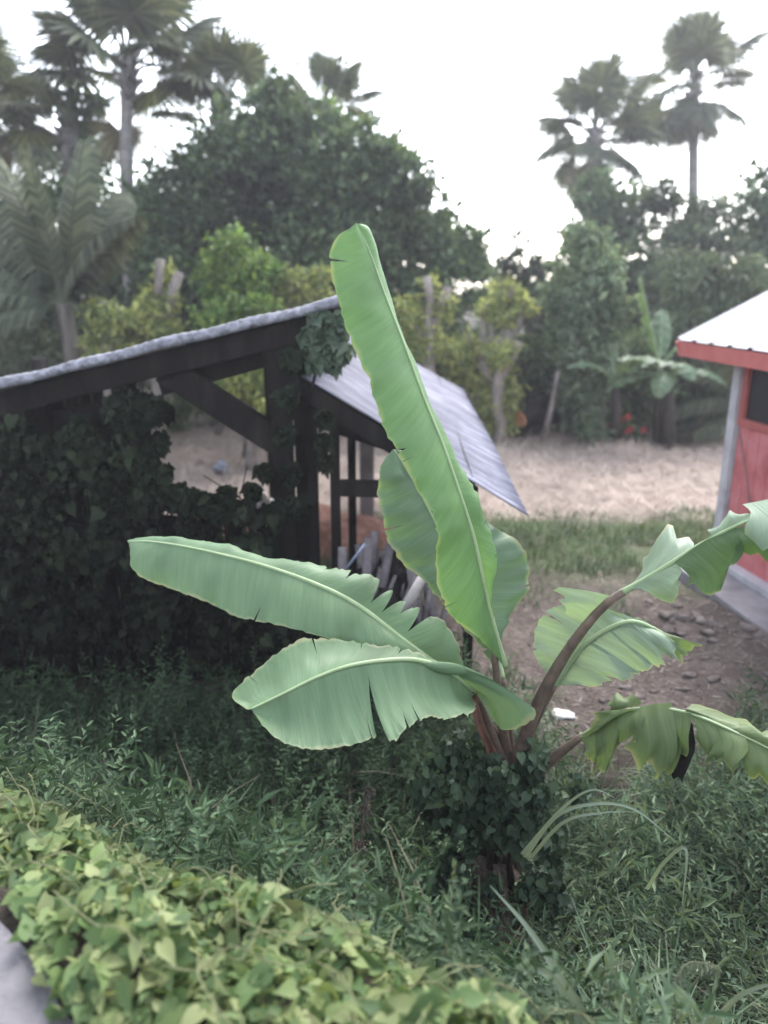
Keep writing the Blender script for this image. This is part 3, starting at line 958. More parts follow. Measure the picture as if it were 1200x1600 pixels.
def corrugated(A, B, C, D, nu, nv, pitch, amp, across='u'):
    """bilinear patch A-B (u) over D-C, ridged; across='u': ridges run along v"""
    A, B, C, D = map(Vector, (A, B, C, D))
    nrm = (B - A).cross(D - A).normalized()
    if nrm.z < 0: nrm.negate()
    Lu, Lv = (B - A).length, (D - A).length
    vs, q = [], []
    for j in range(nv + 1):
        for i in range(nu + 1):
            u, v = i / nu, j / nv
            p = A.lerp(B, u).lerp(D.lerp(C, u), v)
            ph = (u * Lu if across == 'u' else v * Lv) / pitch * 2 * math.pi
            vs.append(p + nrm * (amp * math.sin(ph) + .01 * math.sin(5 * u + 7 * v)))
    for j in range(nv):
        for i in range(nu):
            q.append((j * (nu + 1) + i, j * (nu + 1) + i + 1, (j + 1) * (nu + 1) + i + 1, (j + 1) * (nu + 1) + i))
    return MB().add(vs, q)


back = Vector((.02 * 3.6, 3.6, -.06))
rf_ = link('roof', corrugated(vl, vr, vr + back, vl + back, 60, 160, .09, .012, 'v').mesh('roof', True), M['tin'], shed)
md = rf_.modifiers.new('thickness', 'SOLIDIFY'); md.thickness = .006
# bent tin cap along the verge with hammered ridges
mb = MB()
N = 220
vs, q = [], []
for i in range(N + 1):
    p = vl.lerp(vr, i / N)
    w = .0022 * math.sin(i * 1.9) + .006 * math.sin(i * .21) + .004 * math.sin(i * .083 + 1)
    for (dy, dz) in ((.16, .03), (.06, .038), (-.03, .032), (-.05, .0), (-.045, -.032)):
        vs.append(p + Vector((dz * .2, dy, dz + w * (1 if dz > -.02 else .5))))
for i in range(N):
    for k in range(4):
        q.append((i * 5 + k, (i + 1) * 5 + k, (i + 1) * 5 + k + 1, i * 5 + k + 1))
mb.add(vs, q)
vc = link('verge_cap', mb.mesh('verge_cap', True), M['tin_edge'], shed)
vc.modifiers.new('thickness', 'SOLIDIFY').thickness = .004
dn = Vector((0, 0, -1))
for yy in (0.06, 1.8, 3.5):
    k = Vector((0, yy, -.13))
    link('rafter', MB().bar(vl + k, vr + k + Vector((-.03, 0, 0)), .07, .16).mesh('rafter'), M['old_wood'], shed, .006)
for t in (.25, .5, .75, .97):
    k = vl.lerp(vr, t) + Vector((0, 0, -.04))
    link('purlin', MB().bar(k + Vector((0, .1, 0)), k + Vector((0, 3.5, -.03)), .06, .06).mesh('purlin'), M['old_wood'], shed)
br0, br1 = P(255, 575, YF + .1), P(445, 697, YF + .1)
link('brace', MB().bar(br0, br1, .07, .2).mesh('brace'), M['old_wood'], shed, .006)


def post(px, top_py, y, w, parent, mat='old_wood', lean=0.0, name='post'):
    t = P(px, top_py, y)
    b = Vector((t.x + lean, y, T(t.x, y) - .1))
    link(name, MB().bar(b, t, w, w, (0, 1, 0)).mesh(name), M[mat], parent, .006)


post(436, 510, YF + .12, .13, shed)
post(468, 500, YF + .2, .11, shed)
post(-120, 640, YF + .12, .14, shed)
post(190, 570, YF + .12, .14, shed)
for (px, py) in ((60, 560), (420, 520)):
    post(px, py, YF + 3.4, .13, shed)
tie0, tie1 = P(150, 640, YF + .02), P(470, 560, YF + .02)
link('tie_beam', MB().bar(P(250, 600, YF + .2), P(470, 540, YF + .2), .08, .16).mesh('tie_beam'), M['old_wood'], shed, .006)
dark_bd = MB().add([P(410, 520, YF + .05), P(470, 505, YF + .05), P(470, 660, YF + .05), P(420, 645, YF + .05), P(410, 520, YF + .09), P(470, 505, YF + .09), P(470, 660, YF + .09), P(420, 645, YF + .09)],
               [(0, 1, 2, 3), (4, 7, 6, 5), (0, 4, 5, 1), (1, 5, 6, 2), (2, 6, 7, 3), (3, 7, 4, 0)])
link('dark_board', dark_bd.mesh('dark_board'), M['old_wood'], shed)  # flat dark board across the two bay posts
# plank walls: tall one under the low end of the roof, low one along the open bay
mb = MB()
g_ = random.Random(3)


def plank_wall(px0, px1, top_fn, y, mb):
    x0, x1 = P(px0, 800, y).x, P(px1, 800, y).x
    xx = x0
    while xx < x1 - .02:
        w = g_.uniform(.13, .19)
        zt = top_fn(xx) + g_.uniform(-.05, .05)
        zb = T(xx + w / 2, y) - .1
        mb.box((xx + w / 2, y + g_.uniform(-.008, .008), (zt + zb) / 2), ((w - .012) / 2, 0, 0), (0, .011, 0), (0, 0, (zt - zb) / 2))
        xx += w


zl_ = lambda xx: vl.z + (vr.z - vl.z) * (xx - vl.x) / (vr.x - vl.x) - .3
plank_wall(-420, 236, zl_, YF + .24, mb)
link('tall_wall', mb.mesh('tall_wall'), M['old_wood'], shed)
mb = MB()
zlow = P(400, 800, YF + .24).z
plank_wall(240, 470, lambda xx: zlow, YF + .24, mb)
link('low_wall', mb.mesh('low_wall'), M['old_wood'], shed)
mb = MB()
plank_wall(-420, 180, lambda xx: 1.9, YF + 3.5, mb)
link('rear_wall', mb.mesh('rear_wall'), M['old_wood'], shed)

# ------------------------------------------------------------------ lean-to with pale tin roof
NH, NL = P(470, 588, YF + .05), P(827, 804, 5.0)
FH, FL = P(553, 516, 11.0), P(724, 608, 11.0)
lt = empty('lean_to', ((NH.x + NL.x) / 2, 7, 0), 'low lean-to with a shiny grey corrugated roof sloping towards the field', 'shed')


def streaked_tin():
    m, nt, out = new_mat('streaked_tin')
    uvn = nt.nodes.new('ShaderNodeUVMap')
    mp = nt.nodes.new('ShaderNodeMapping')
    mp.inputs['Scale'].default_value = (2.5, 110, 1)
    nt.links.new(uvn.outputs[0], mp.inputs['Vector'])
    f = noise(nt, 1.0, 5, .7, mp.outputs[0])
    mp2 = nt.nodes.new('ShaderNodeMapping')
    mp2.inputs['Scale'].default_value = (2, 6, 1)
    nt.links.new(uvn.outputs[0], mp2.inputs['Vector'])
    f2 = noise(nt, 1.0, 4, .6, mp2.outputs[0])
    r = ramp(nt, [(.3, (.03, .031, .048)), (.5, (.1, .102, .14)), (.65, (.3, .3, .37))])
    nt.links.new(math_node(nt, 'ADD', math_node(nt, 'MULTIPLY', f, .7), math_node(nt, 'MULTIPLY', f2, .3)), r.inputs[0])
    p = nt.nodes.new('ShaderNodeBsdfPrincipled')
    nt.links.new(r.outputs[0], p.inputs['Base Color'])
    p.inputs['Specular IOR Level'].default_value = .12
    p.inputs['Roughness'].default_value = .6
    nt.links.new(p.outputs[0], out.inputs['Surface'])
    return m


mb = corrugated(NH, NL, FL, FH, 14, 460, .075, .009, 'v')
mb.uv = [(i / 14, j / 460 * 1.0) for j in range(461) for i in range(15)]
r_ = link('roof', mb.mesh('roof', True), streaked_tin(), lt)
r_.modifiers.new('thickness', 'SOLIDIFY').thickness = .004
k = Vector((0, .05, -.09))
link('rafter', MB().bar(NH + k, NH.lerp(NL, .6) + k, .06, .13).mesh('rafter'), M['old_wood'], lt)
link('tie_beam', MB().bar(P(470, 645, 5.45), P(605, 690, 5.45), .06, .12).mesh('tie_beam'), M['old_wood'], lt)
for t in (.1, .45, .75):
    link('purlin', MB().bar(NH.lerp(NL, t) + Vector((0, .12, -.035)), FH.lerp(FL, t) + Vector((0, -.1, -.035)), .05, .05).mesh('purlin'), M['old_wood'], lt)
link('end_board', MB().add([P(470, 592, 5.5), P(600, 675, 5.5), P(560, 668, 5.5), P(470, 650, 5.5), P(470, 592, 5.53), P(600, 675, 5.53), P(560, 668, 5.53), P(470, 650, 5.53)],
                           [(0, 1, 2, 3), (4, 7, 6, 5), (0, 4, 5, 1), (1, 5, 6, 2), (2, 6, 7, 3), (3, 7, 4, 0)]).mesh('end_board'), M['old_wood'], lt)
post(486, 640, 5.45, .075, lt)
post(522, 655, 5.4, .07, lt)
post(549, 668, 6.4, .07, lt)
post(739, 760, 5.25, .07, lt)
post(700, 660, 10.7, .09, lt)
post(575, 560, 10.8, .09, lt)
link('rail', MB().bar(P(532, 762, 5.4), P(742, 768, 5.32), .05, .12).mesh('rail'), M['old_wood'], lt)

# grey concrete post behind the lean-to
c_ = P(573, 690, 9.2)
tag(link('concrete_post', MB().box((c_.x, 9.2, .55), (.09, 0, 0), (0, .09, 0), (0, 0, .6)).mesh('concrete_post'), M['concrete'], None, .02),
    'short grey concrete post standing in the field behind the lean-to', 'post')

# reddish soil heap, sack and cloth seen through the shed
hx, hy = np.meshgrid(np.linspace(-1, 1, 40), np.linspace(-1, 1, 30))
rr = np.sqrt(hx ** 2 + hy ** 2)
hz = np.clip(1 - rr ** 2, 0, 1) ** .8 * (.42 + .08 * np.sin(7 * hx + 3) * np.cos(6 * hy)) - .05
cx_, cy_ = P(440, 740, 8.6).x, 8.6
hv = np.stack([cx_ + hx * 1.5, cy_ + hy * 1.0, terrain(cx_ + hx * 1.5, cy_ + hy) + hz], -1).reshape(-1, 3)
i0 = (np.arange(29)[:, None] * 40 + np.arange(39)[None]).ravel()
tag(link('soil_heap', np_mesh('soil_heap', hv, [np.stack([i0, i0 + 1, i0 + 41, i0 + 40], 1)], True), M['red_soil']), 'low heap of reddish soil seen through the open shed', 'soil heap')


def lump(name, c, rx, ry, rz, mat, label=None, cat=None, seed=0, rough=.18, group=None, n1=18, n2=12, parent=None):
    g = random.Random(seed)
    ph = [g.uniform(0, 6.28) for _ in range(6)]
    vs, q, ts = [], [], []
    for j in range(1, n2):
        th = math.pi * j / n2
        for i in range(n1):
            a = 2 * math.pi * i / n1
            d = Vector((math.sin(th) * math.cos(a), math.sin(th) * math.sin(a), math.cos(th)))
            k = 1 + rough * (math.sin(3 * d.x + ph[0]) * math.sin(4 * d.y + ph[1]) + .6 * math.sin(6 * d.z + ph[2] + 3 * d.x) + .3 * math.sin(9 * d.y + ph[3]))
            vs.append(Vector(c) + Vector((d.x * rx, d.y * ry, d.z * rz)) * k)
    for j in range(n2 - 2):
        for i in range(n1):
            q.append((j * n1 + i, (j + 1) * n1 + i, (j + 1) * n1 + (i + 1) % n1, j * n1 + (i + 1) % n1))
    vs += [Vector(c) + Vector((0, 0, rz)), Vector(c) - Vector((0, 0, rz))]
    for i in range(n1):
        ts.append((len(vs) - 2, i, (i + 1) % n1))
        ts.append((len(vs) - 1, (n2 - 2) * n1 + (i + 1) % n1, (n2 - 2) * n1 + i))
    o = link(name, MB().add(vs, q, ts).mesh(name, True), M[mat], parent)
    if label: tag(o, label, cat, group)
    return o


c = P(410, 748, 8.0); lump('sack', (c.x, 8.0, T(c.x, 8.0) + .42), .12, .1, .22, 'sack', 'pale crumpled sack against the reddish soil heap', 'sack', 3, .25)
c = P(343, 693, 11.6); lump('cloth_bundle', (c.x, 11.6, T(c.x, 11.6) + .1), .11, .1, .09, 'blue_cloth', 'small grey blue bundle lying out on the straw field', 'bundle', 4, .3)

# ------------------------------------------------------------------ creeper over the shed
def leaf_sheet(pts, n, jitter, size, tmpl, aspect, seed, face=(0, -1, .35)):
    g = np.random.default_rng(seed)
    pts = np.array([list(p) for p, _ in pts]), np.array([r for _, r in pts])
    i = g.integers(0, len(pts[0]), n)
    d = unit(g.normal(size=(n, 3)))
    pos = pts[0][i] + d * (pts[1][i] * g.random(n) ** .5)[:, None] * np.array([1, jitter, 1])
    ax = unit(np.array([0, -.3, -.8]) + g.normal(size=(n, 3)) * .5)
    nr = unit(np.array(face) + g.normal(size=(n, 3)) * .45)
    L = size * (.6 + .8 * g.random(n))
    return scatter_leaves(tmpl, pos, ax, nr, L, L * aspect)


spots = []
for (px, py, r) in [(-60, 850, 90), (-60, 960, 100), (40, 900, 60), (60, 980, 90), (130, 690, 40), (150, 740, 50), (180, 800, 55), (150, 860, 45), (110, 960, 80), (200, 640, 40), (210, 700, 45),
                    (230, 770, 42), (225, 860, 50), (240, 950, 60), (170, 1020, 80), (250, 740, 20), (280, 775, 24), (310, 785, 22), (345, 795, 22), (380, 800, 20), (300, 840, 40), (350, 870, 45), (400, 850, 36),
                    (430, 800, 20), (300, 930, 50), (380, 930, 50), (450, 920, 40), (340, 1000, 70), (440, 1000, 60), (500, 970, 50), (395, 765, 12), (415, 735, 9), (355, 770, 10), (240, 640, 26), (250, 690, 14),
                    (455, 560, 16), (450, 620, 16), (448, 680, 16), (455, 740, 16), (460, 790, 18), (505, 690, 9), (508, 720, 8), (510, 650, 7)]:
    c = P(px, py, YF - .05)
    spots.append((c, r * 5.3 / 1200 * 1.0))
for px, py, r in [(-40, 720, 70), (20, 690, 50), (60, 780, 60), (10, 820, 60), (90, 860, 50), (90, 720, 40)]:
    spots.append((P(px, py, YF - .02), r * 5.3 / 1200))
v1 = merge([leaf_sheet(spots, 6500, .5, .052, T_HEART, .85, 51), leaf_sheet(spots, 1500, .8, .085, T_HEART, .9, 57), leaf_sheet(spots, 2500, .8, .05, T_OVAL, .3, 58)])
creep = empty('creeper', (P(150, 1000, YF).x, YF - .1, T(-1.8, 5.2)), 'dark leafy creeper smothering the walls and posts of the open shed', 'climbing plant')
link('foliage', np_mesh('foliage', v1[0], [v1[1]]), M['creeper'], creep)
mb = MB()
for k in range(60):
    px = random.uniform(-60, 470)
    a = P(px, 1010, YF + .1)
    pts = [P(px + random.uniform(-25, 25) * j, 1010 - j * random.uniform(50, 70), YF + .12) for j in range(5)]
    mb.tube(pts, [.012, .011, .009, .007, .004], 5)
link('stems', mb.mesh('stems', True), M['old_wood'], creep)
# climbing tuft that hangs at the ridge corner
sp2 = [(P(px, py, YF - .02), r * 5.3 / 1200) for px, py, r in [(500, 500, 16), (520, 520, 20), (530, 545, 20), (505, 545, 18), (485, 525, 16), (535, 500, 12), (520, 565, 14), (490, 560, 12)]]
v2 = leaf_sheet(sp2, 420, .6, .075, T_HEART, .9, 52)
tg = empty('climbing_vine', P(515, 530, YF), 'grey green climbing vine hanging at the ridge end of the tin roof', 'climbing plant')
link('foliage', np_mesh('foliage', v2[0], [v2[1]]), leaf_mat('ridge_vine_leaves', [(.05, .075, .05), (.08, .11, .075)], .2), tg)
link('stem', MB().tube([P(478, 640, YF), P(500, 560, YF), P(520, 505, YF)], [.012, .01, .006], 5).mesh('stem', True), M['old_wood'], tg)

# ------------------------------------------------------------------ dead wood heap in front of the lean-to
tips = [((520, 985), (535, 855), 4.75), ((545, 1000), (575, 840), 4.8), ((560, 990), (610, 850), 4.85), ((640, 1010), (600, 860), 4.9), ((600, 1000), (650, 900), 4.7), ((680, 1010), (640, 880), 4.8), ((620, 960), (560, 850), 4.95),
        ((590, 1000), (585, 830), 5.0), ((660, 1000), (615, 835), 5.05), ((700, 1010), (665, 905), 4.9)]
for k, (a, b, d) in enumerate(tips):
    A, B = P(*a, d), P(*b, d + .25)
    A.z = min(A.z, T(A.x, d) + .05)
    m = A.lerp(B, .5) + Vector((random.uniform(-.06, .06), 0, random.uniform(-.03, .05)))
    mb = MB().tube([A, A.lerp(m, .5), m, B], [.055, .05, .045, .03], 8)
    mb.tube([m, m.lerp(B, .5) + Vector((.1, -.05, .12))], [.03, .012], 6)
    tag(link('dead_branch', mb.mesh('dead_branch', True), M['dead_wood']), 'grey dead branch propped in the heap under the tin lean-to', 'branch', 'dead branches heaped by the lean-to')
tag(link('bleached_branch', MB().tube([P(625, 960, 4.55), P(645, 930, 4.55), P(662, 900, 4.6), P(672, 905, 4.6)], [.03, .035, .035, .02], 8).mesh('bleached_branch', True), M['bleached']),
    'short bleached branch lying on the dead wood heap', 'branch')
tag(link('plastic_pipe', MB().tube([P(540, 890, 4.6), P(570, 850, 4.65)], [.009, .009], 8).mesh('plastic_pipe', True), plain_mat('blue_pipe', [(.12, .14, .2), (.16, .19, .26)], 4, .6)),
    'thin grey blue pipe sticking out of the dead wood heap', 'pipe')
lump('tree_stump', P(605, 940, 5.1), .2, .16, .3, 'old_wood', 'dark rotten stump in the middle of the dead wood heap', 'stump', 8, .4)

# ------------------------------------------------------------------ red house
C0 = Vector((3.47, 7.6, 0))
ea = Vector((.12, -.993, 0)).normalized()      # along the wall towards the road
eb = Vector((.993, .12, 0)).normalized()       # into the house
ez = Vector((0, 0, 1))
LA, LB = 3.6, 3.4
hz0 = .16


def hp(a, b, z): return C0 + ea * a + eb * b + ez * z


house = empty('red_house', hp(LA / 2, LB / 2, 0), 'small red plank house with white corner post and white tin roof', 'house')


def hbox(name, a0, a1, b0, b1, z0, z1, mat, bev=.006, parent=house):
    mb = MB().box(hp((a0 + a1) / 2, (b0 + b1) / 2, (z0 + z1) / 2), ea * (a1 - a0) / 2, eb * (b1 - b0) / 2, ez * (z1 - z0) / 2)
    o = link(name, mb.mesh(name), M[mat], parent, bev)
    if parent is not house: o.matrix_parent_inverse = Matrix.Identity(4)
    return o


hbox('floor_slab', -.1, LA + .3, -.5, LB, -.2, .09, 'concrete', .015)
hbox('plinth', -.06, LA + .1, -.1, LB - .05, .09, .17, 'white_paint', .01)
mb = MB()
z0, z1 = .17, 1.52
a = .1
while a < LA - .05:
    mb.box(hp(a + .09, .03, (z0 + z1) / 2), ea * .086, eb * .012, ez * (z1 - z0) / 2)
    a += .18
link('plank_wall', mb.mesh('plank_wall'), M['red_paint'], house)
for b_, nm in ((LB - .1, 'rear_wall'),):
    hbox(nm, 0, LA, b_, b_ + .03, .17, 2.25, 'red_paint')
hbox('end_wall', 0, .03, .1, LB - .12, .17, 2.25, 'red_paint')
hbox('end_wall', LA - .03, LA, .1, LB - .12, .17, 2.25, 'red_paint')
hbox('post', -.045, .075, -.03, .085, .17, 2.3, 'white_paint', .008)
hbox('post', LA - .06, LA + .06, -.03, .085, .17, 2.3, 'white_paint', .008)
hbox('rail', .08, LA - .06, .0, .075, 1.52, 1.6, 'red_trim')
hbox('header', .08, LA - .06, .0, .07, 2.16, 2.26, 'red_trim')
w1 = hbox('window', .16, LA - .16, .042, .05, 1.6, 2.16, 'dark_pane', 0)  # near-black pane puts the darkness of the unlit room into its colour
hbox('jamb', .08, .16, .005, .07, 1.6, 2.16, 'red_trim')
for a in (1.2, 2.4):
    hbox('jamb', a, a + .07, .005, .07, 1.6, 2.16, 'red_trim')
link('string', MB().tube([hp(.12, .01, 1.5), hp(.5, .008, .75)], [.006, .006], 5).mesh('string'), M['pale_bark'], house)
# gable roof: eave along the wall, ridge along ea
OV, FO = .45, .42
zE, slope = 2.29, .5
ridge_b = LB / 2
zr = zE + slope * (ridge_b + OV)
for sgn, nm in ((0, 'roof'), (1, 'roof')):
    mb = MB()
    e0 = -OV if sgn == 0 else LB + OV
    nA = 140
    vs, q = [], []
    for i in range(nA + 1):
        aa = -FO + (LA + 2 * FO) * i / nA
        rib = .018 if (i % 10) in (0, 1) else 0
        for (bb, zz) in ((e0, zE), ((e0 + ridge_b) / 2, (zE + zr) / 2), (ridge_b, zr)):
            vs.append(hp(aa, bb, zz + .03 + rib))
    for i in range(nA):
        for k in range(2):
            q.append((i * 3 + k, (i + 1) * 3 + k, (i + 1) * 3 + k + 1, i * 3 + k + 1))
    o = link(nm, mb.add(vs, q).mesh(nm), M['tin_white'], house)
    o.modifiers.new('thickness', 'SOLIDIFY').thickness = .006
    hbox('fascia', -FO + .02, LA + FO - .02, e0 - .012 + (.02 if sgn == 0 else -.02), e0 + .012 + (.02 if sgn == 0 else -.02), zE - .13, zE + .012, 'red_trim')
    # soffit under the eave
    if sgn == 0:
        hbox('soffit', -FO + .03, LA + FO - .03, -OV + .05, -.03, 2.2, 2.215, 'red_trim')
for a in (-FO + .02, LA + FO - .02):       # barge boards
    for e0 in (-OV, LB + OV):
        link('barge_board', MB().bar(hp(a, e0, zE - .05), hp(a, ridge_b, zr - .05), .025, .12).mesh('barge_board'), M['red_trim'], house)
    mb = MB().add([hp(a * .0 + (.0 if a < 0 else LA), .0, 2.25), hp(.0 if a < 0 else LA, LB, 2.25), hp(.0 if a < 0 else LA, ridge_b, zr - .1)], [], [(0, 1, 2)])
    link('gable_wall', mb.mesh('gable_wall'), M['red_paint'], house)

# rubble before the slab
g_ = random.Random(11)
for k in range(70):
    px, py = (g_.uniform(1030, 1210), g_.uniform(945, 1010)) if k < 26 else (g_.uniform(850, 1210), g_.uniform(940, 1120))
    if px > 1100: py = max(py, 960 + (px - 1100) * .45)
    y_ = 2.84 / ((SP - (800 - py) / 1200 * CP) / (CP + (800 - py) / 1200 * SP))
    c = P(px, py, y_)
    r = g_.uniform(.025, .07) if k < 26 else g_.uniform(.012, .04)
    lump('rubble_stone', (c.x, c.y, T(c.x, c.y) + r * .15), r * g_.uniform(.9, 1.6), r, r * .55, 'stone', 'grey rubble lump strewn over the bare yard by the red house', 'stone', 100 + k, .45, 'rubble below the red house', 9, 6)
for (px, py, r, lab) in ((880, 1097, .075, 'white flat stone beside the banana stalks'), (838, 1050, .03, None)):
    if lab:
        y_ = 4.75
        c = P(px, py, y_)
        lump('white_stone', (c.x, y_, T(c.x, y_) + .005), .085, .06, .035, 'white_stone', lab, 'stone', 5, .3)

# ------------------------------------------------------------------ main banana plant
BX, BY = P(790, 1200, 3.2).x, 3.2
bfoot = Vector((BX - .02, BY, T(BX, BY) - .05))
ban = empty('banana_plant', bfoot, 'large banana plant in the overgrown ditch with one tall upright leaf', 'banana plant')
crown_pt = P(795, 1205, 3.2)
st = MB().tube([bfoot, bfoot.lerp(crown_pt, .5) + Vector((.02, 0, 0)), crown_pt + Vector((0, 0, -.02))], [.11, .095, .06], 12)
link('pseudostem', st.mesh('pseudostem', True), M['stem'], ban)


def lofted(mid, le, re, n=64, m=9, belly=.03, wave=.006, wfreq=26, tears=(), seed=0, nicks=9):
    """blade between two margins and a midrib, all photo-pixel + distance polylines; tears: (u, side, depth, width)"""
    g = random.Random(seed)
    C, A, B = catmull(PP(mid), n), catmull(PP(le), n), catmull(PP(re), n)
    vs, uv, q = [], [], []
    ph = [g.uniform(0, 6.28) for _ in range(4)]
    for i in range(n):
        u = i / (n - 1)
        t = Vector(C[min(i + 1, n - 1)] - C[max(i - 1, 0)])
        for j in range(-m, m + 1):
            f = abs(j) / m
            E = A[i] if j < 0 else B[i]
            p = Vector(C[i]).lerp(Vector(E), f)
            s = Vector(E - C[i])
            nr = t.cross(s) if j > 0 else s.cross(t)
            if nr.length > 1e-6: nr.normalize()
            w = min(s.length / .12, 1)
            off = belly * math.sin(math.pi * f) * w
            off += .0022 * w * math.sin(math.pi * min(f * 1.1, 1)) * math.sin(n * 1.05 * u + 2.5 * f + ph[2]) * (.5 + .5 * math.sin(9 * u + ph[3]))
            off += wave * w * f * (math.sin(wfreq * u + ph[0] + 1.2 * f) + .6 * math.sin(wfreq * 2.3 * u + ph[1]) * f)
            if f > .8 and 0 < i < n - 1: off += (f - .8) * .03 * w * math.sin(i * 2.7 + ph[1] + 3 * math.sin(i * .61))
            p = p + nr * off
            if f > .95 and s.length > .03: p = p - s.normalized() * (.003 + .003 * math.sin(i * 1.7 + ph[2]) * math.sin(i * .43 + ph[0]))
            vs.append(p); uv.append((u, f))
    k = 2 * m + 1
    tears = list(tears) + [(g.uniform(.06, .93), g.choice((-1, 1)), g.uniform(.12, .4), g.uniform(.004, .014)) for _ in range(nicks)]
    alias = {}
    rows_used = set()
    for (tu, side, depth, gap) in tears:
        i0 = min(max(int(round(tu * (n - 1))), 2), n - 3)
        j0 = max(int(round(m * (1 - depth))), 1)
        if (i0, side) in rows_used: continue
        rows_used.add((i0, side))
        for jj in range(j0 + 1, m + 1):
            f = ((jj - j0) / (m - j0)) ** 1.15
            col_ = (jj if side > 0 else -jj) + m
            t = Vector(C[min(i0 + 1, n - 1)] - C[max(i0 - 1, 0)]).normalized()
            new_i = len(vs)
            vs.append(vs[i0 * k + col_].copy()); uv.append(uv[i0 * k + col_])
            alias[(i0, col_)] = new_i
            drop = Vector((0, -.7, -.55)) * (gap * .55 * f)
            vs[new_i] += t * (gap * .5 * f) + drop
            for di in range(-6, 7):
                ii_ = i0 + di
                if not 0 <= ii_ < n: continue
                fall = math.exp(-abs(di) / 3.0)
                if di > 0: vs[ii_ * k + col_] += (t * (gap * .5 * f) + drop) * fall
                else: vs[ii_ * k + col_] -= (t * (gap * .5 * f) + drop * .3) * fall
    for i in range(n - 1):
        for j in range(-m, m):
            c0, c1 = j + m, j + m + 1
            q.append((alias.get((i, c0), i * k + c0), alias.get((i, c1), i * k + c1), (i + 1) * k + c1, (i + 1) * k + c0))
    return MB().add(vs, q, uv=uv), C


def flap(top, bot, n=8, mrows=10, bulge=.03, seed=0, mb=None, curl=.02, rag=.018):
    """hanging strip of torn leaf from a run of the midrib (top polyline) to its ragged end (bottom polyline)"""
    g = random.Random(seed * 7 + int(top[0][0]))
    n, mrows = max(n, 9), max(mrows, 12)
    A, B = catmull(PP(top), n), catmull(PP(bot), n)
    ph = [g.uniform(0, 6.28) for _ in range(4)]
    end = [g.uniform(-1, 1) for _ in range(n)]
    vs, uv, q = [], [], []
    for r in range(mrows):
        f = r / (mrows - 1)
        for i in range(n):
            w = i / (n - 1)
            p = Vector(A[i]).lerp(Vector(B[i]), f * (1 + .13 * end[i]))
            p.y -= bulge * math.sin(math.pi * f) + curl * math.sin(math.pi * w + .6 * math.sin(ph[0])) * f
            p.y += rag * math.sin(w * 7 + ph[1] + f * 2) * f
            p.x += rag * .8 * math.sin(f * 6 + ph[2]) * f
            p.z += bulge * .5 * math.sin(math.pi * f) + rag * .6 * math.sin(w * 9 + ph[3]) * f
            vs.append(p); uv.append((i / (n - 1) * .2 + seed * .13, f))
    for r in range(mrows - 1):
        for i in range(n - 1):
            q.append((r * n + i, r * n + i + 1, (r + 1) * n + i + 1, (r + 1) * n + i))
    mb = mb or MB()
    return mb.add(vs, q, uv=uv)


def add_leaf(mb, rib, radii, mat, rib_mat='midrib', petiole=None, prad=.02, label=None):
    lf = link('leaf', mb.mesh('leaf', True), M[mat], ban)
    if label: lf['label'] = label
    if rib is not None:
        nn = len(rib)
        rr = [radii[0] + (radii[1] - radii[0]) * i / (nn - 1) for i in range(nn)]
        link('midrib', MB().tube(rib, rr, 7).mesh('midrib', True), M[rib_mat], lf).matrix_parent_inverse = Matrix.Identity(4)
        lf.children[0].matrix_parent_inverse = Matrix.Identity(4)
    if petiole is not None:
        pp = catmull(PP(petiole), 14)
        rr = [prad * 1.35 + (prad * .6 - prad * 1.35) * i / 13 for i in range(14)]
        link('petiole', MB().tube(pp, rr, 9).mesh('petiole', True), M['petiole'], lf)
    for c in lf.children:
        c.matrix_parent_inverse = lf.matrix_parent_inverse.inverted() if False else Matrix.Translation(-Vector(ban.location)) if False else Matrix.Identity(4)
    return lf


# A: the tall upright leaf
mid = [(558, 350, 2.98), (578, 395, 3.0), (602, 462, 3.02), (632, 540, 3.04), (662, 622, 3.05), (690, 690, 3.05), (716, 765, 3.06), (740, 840, 3.08), (757, 915, 3.1), (772, 980, 3.13), (790, 1042, 3.17)]
le = [(556, 348, 2.97), (524, 374, 2.93), (515, 412, 2.9), (526, 470, 2.88), (560, 560, 2.87), (590, 640, 2.86), (612, 694, 2.86), (645, 752, 2.88), (676, 806, 2.9), (682, 862, 2.92), (684, 920, 2.95), (706, 964, 3.0), (752, 1002, 3.08), (790, 1044, 3.17)]
re = [(560, 349, 2.98), (578, 356, 3.06), (584, 388, 3.12), (590, 432, 3.16), (606, 490, 3.2), (640, 570, 3.22), (676, 650, 3.22), (704, 700, 3.2), (744, 772, 3.16), (770, 838, 3.12), (777, 880, 3.1), (769, 930, 3.1), (776, 990, 3.13), (791, 1042, 3.17)]
mb, C = lofted(mid, le, re, 110, 12, .02, .007, 42, seed=1)
add_leaf(mb, C[2:], (.003, .013), 'banana_a', 'midrib', [(797, 1215, 3.2), (785, 1130, 3.2), (776, 1060, 3.18), (772, 1010, 3.16)], .022, 'tall upright glossy green leaf with yellow tip')

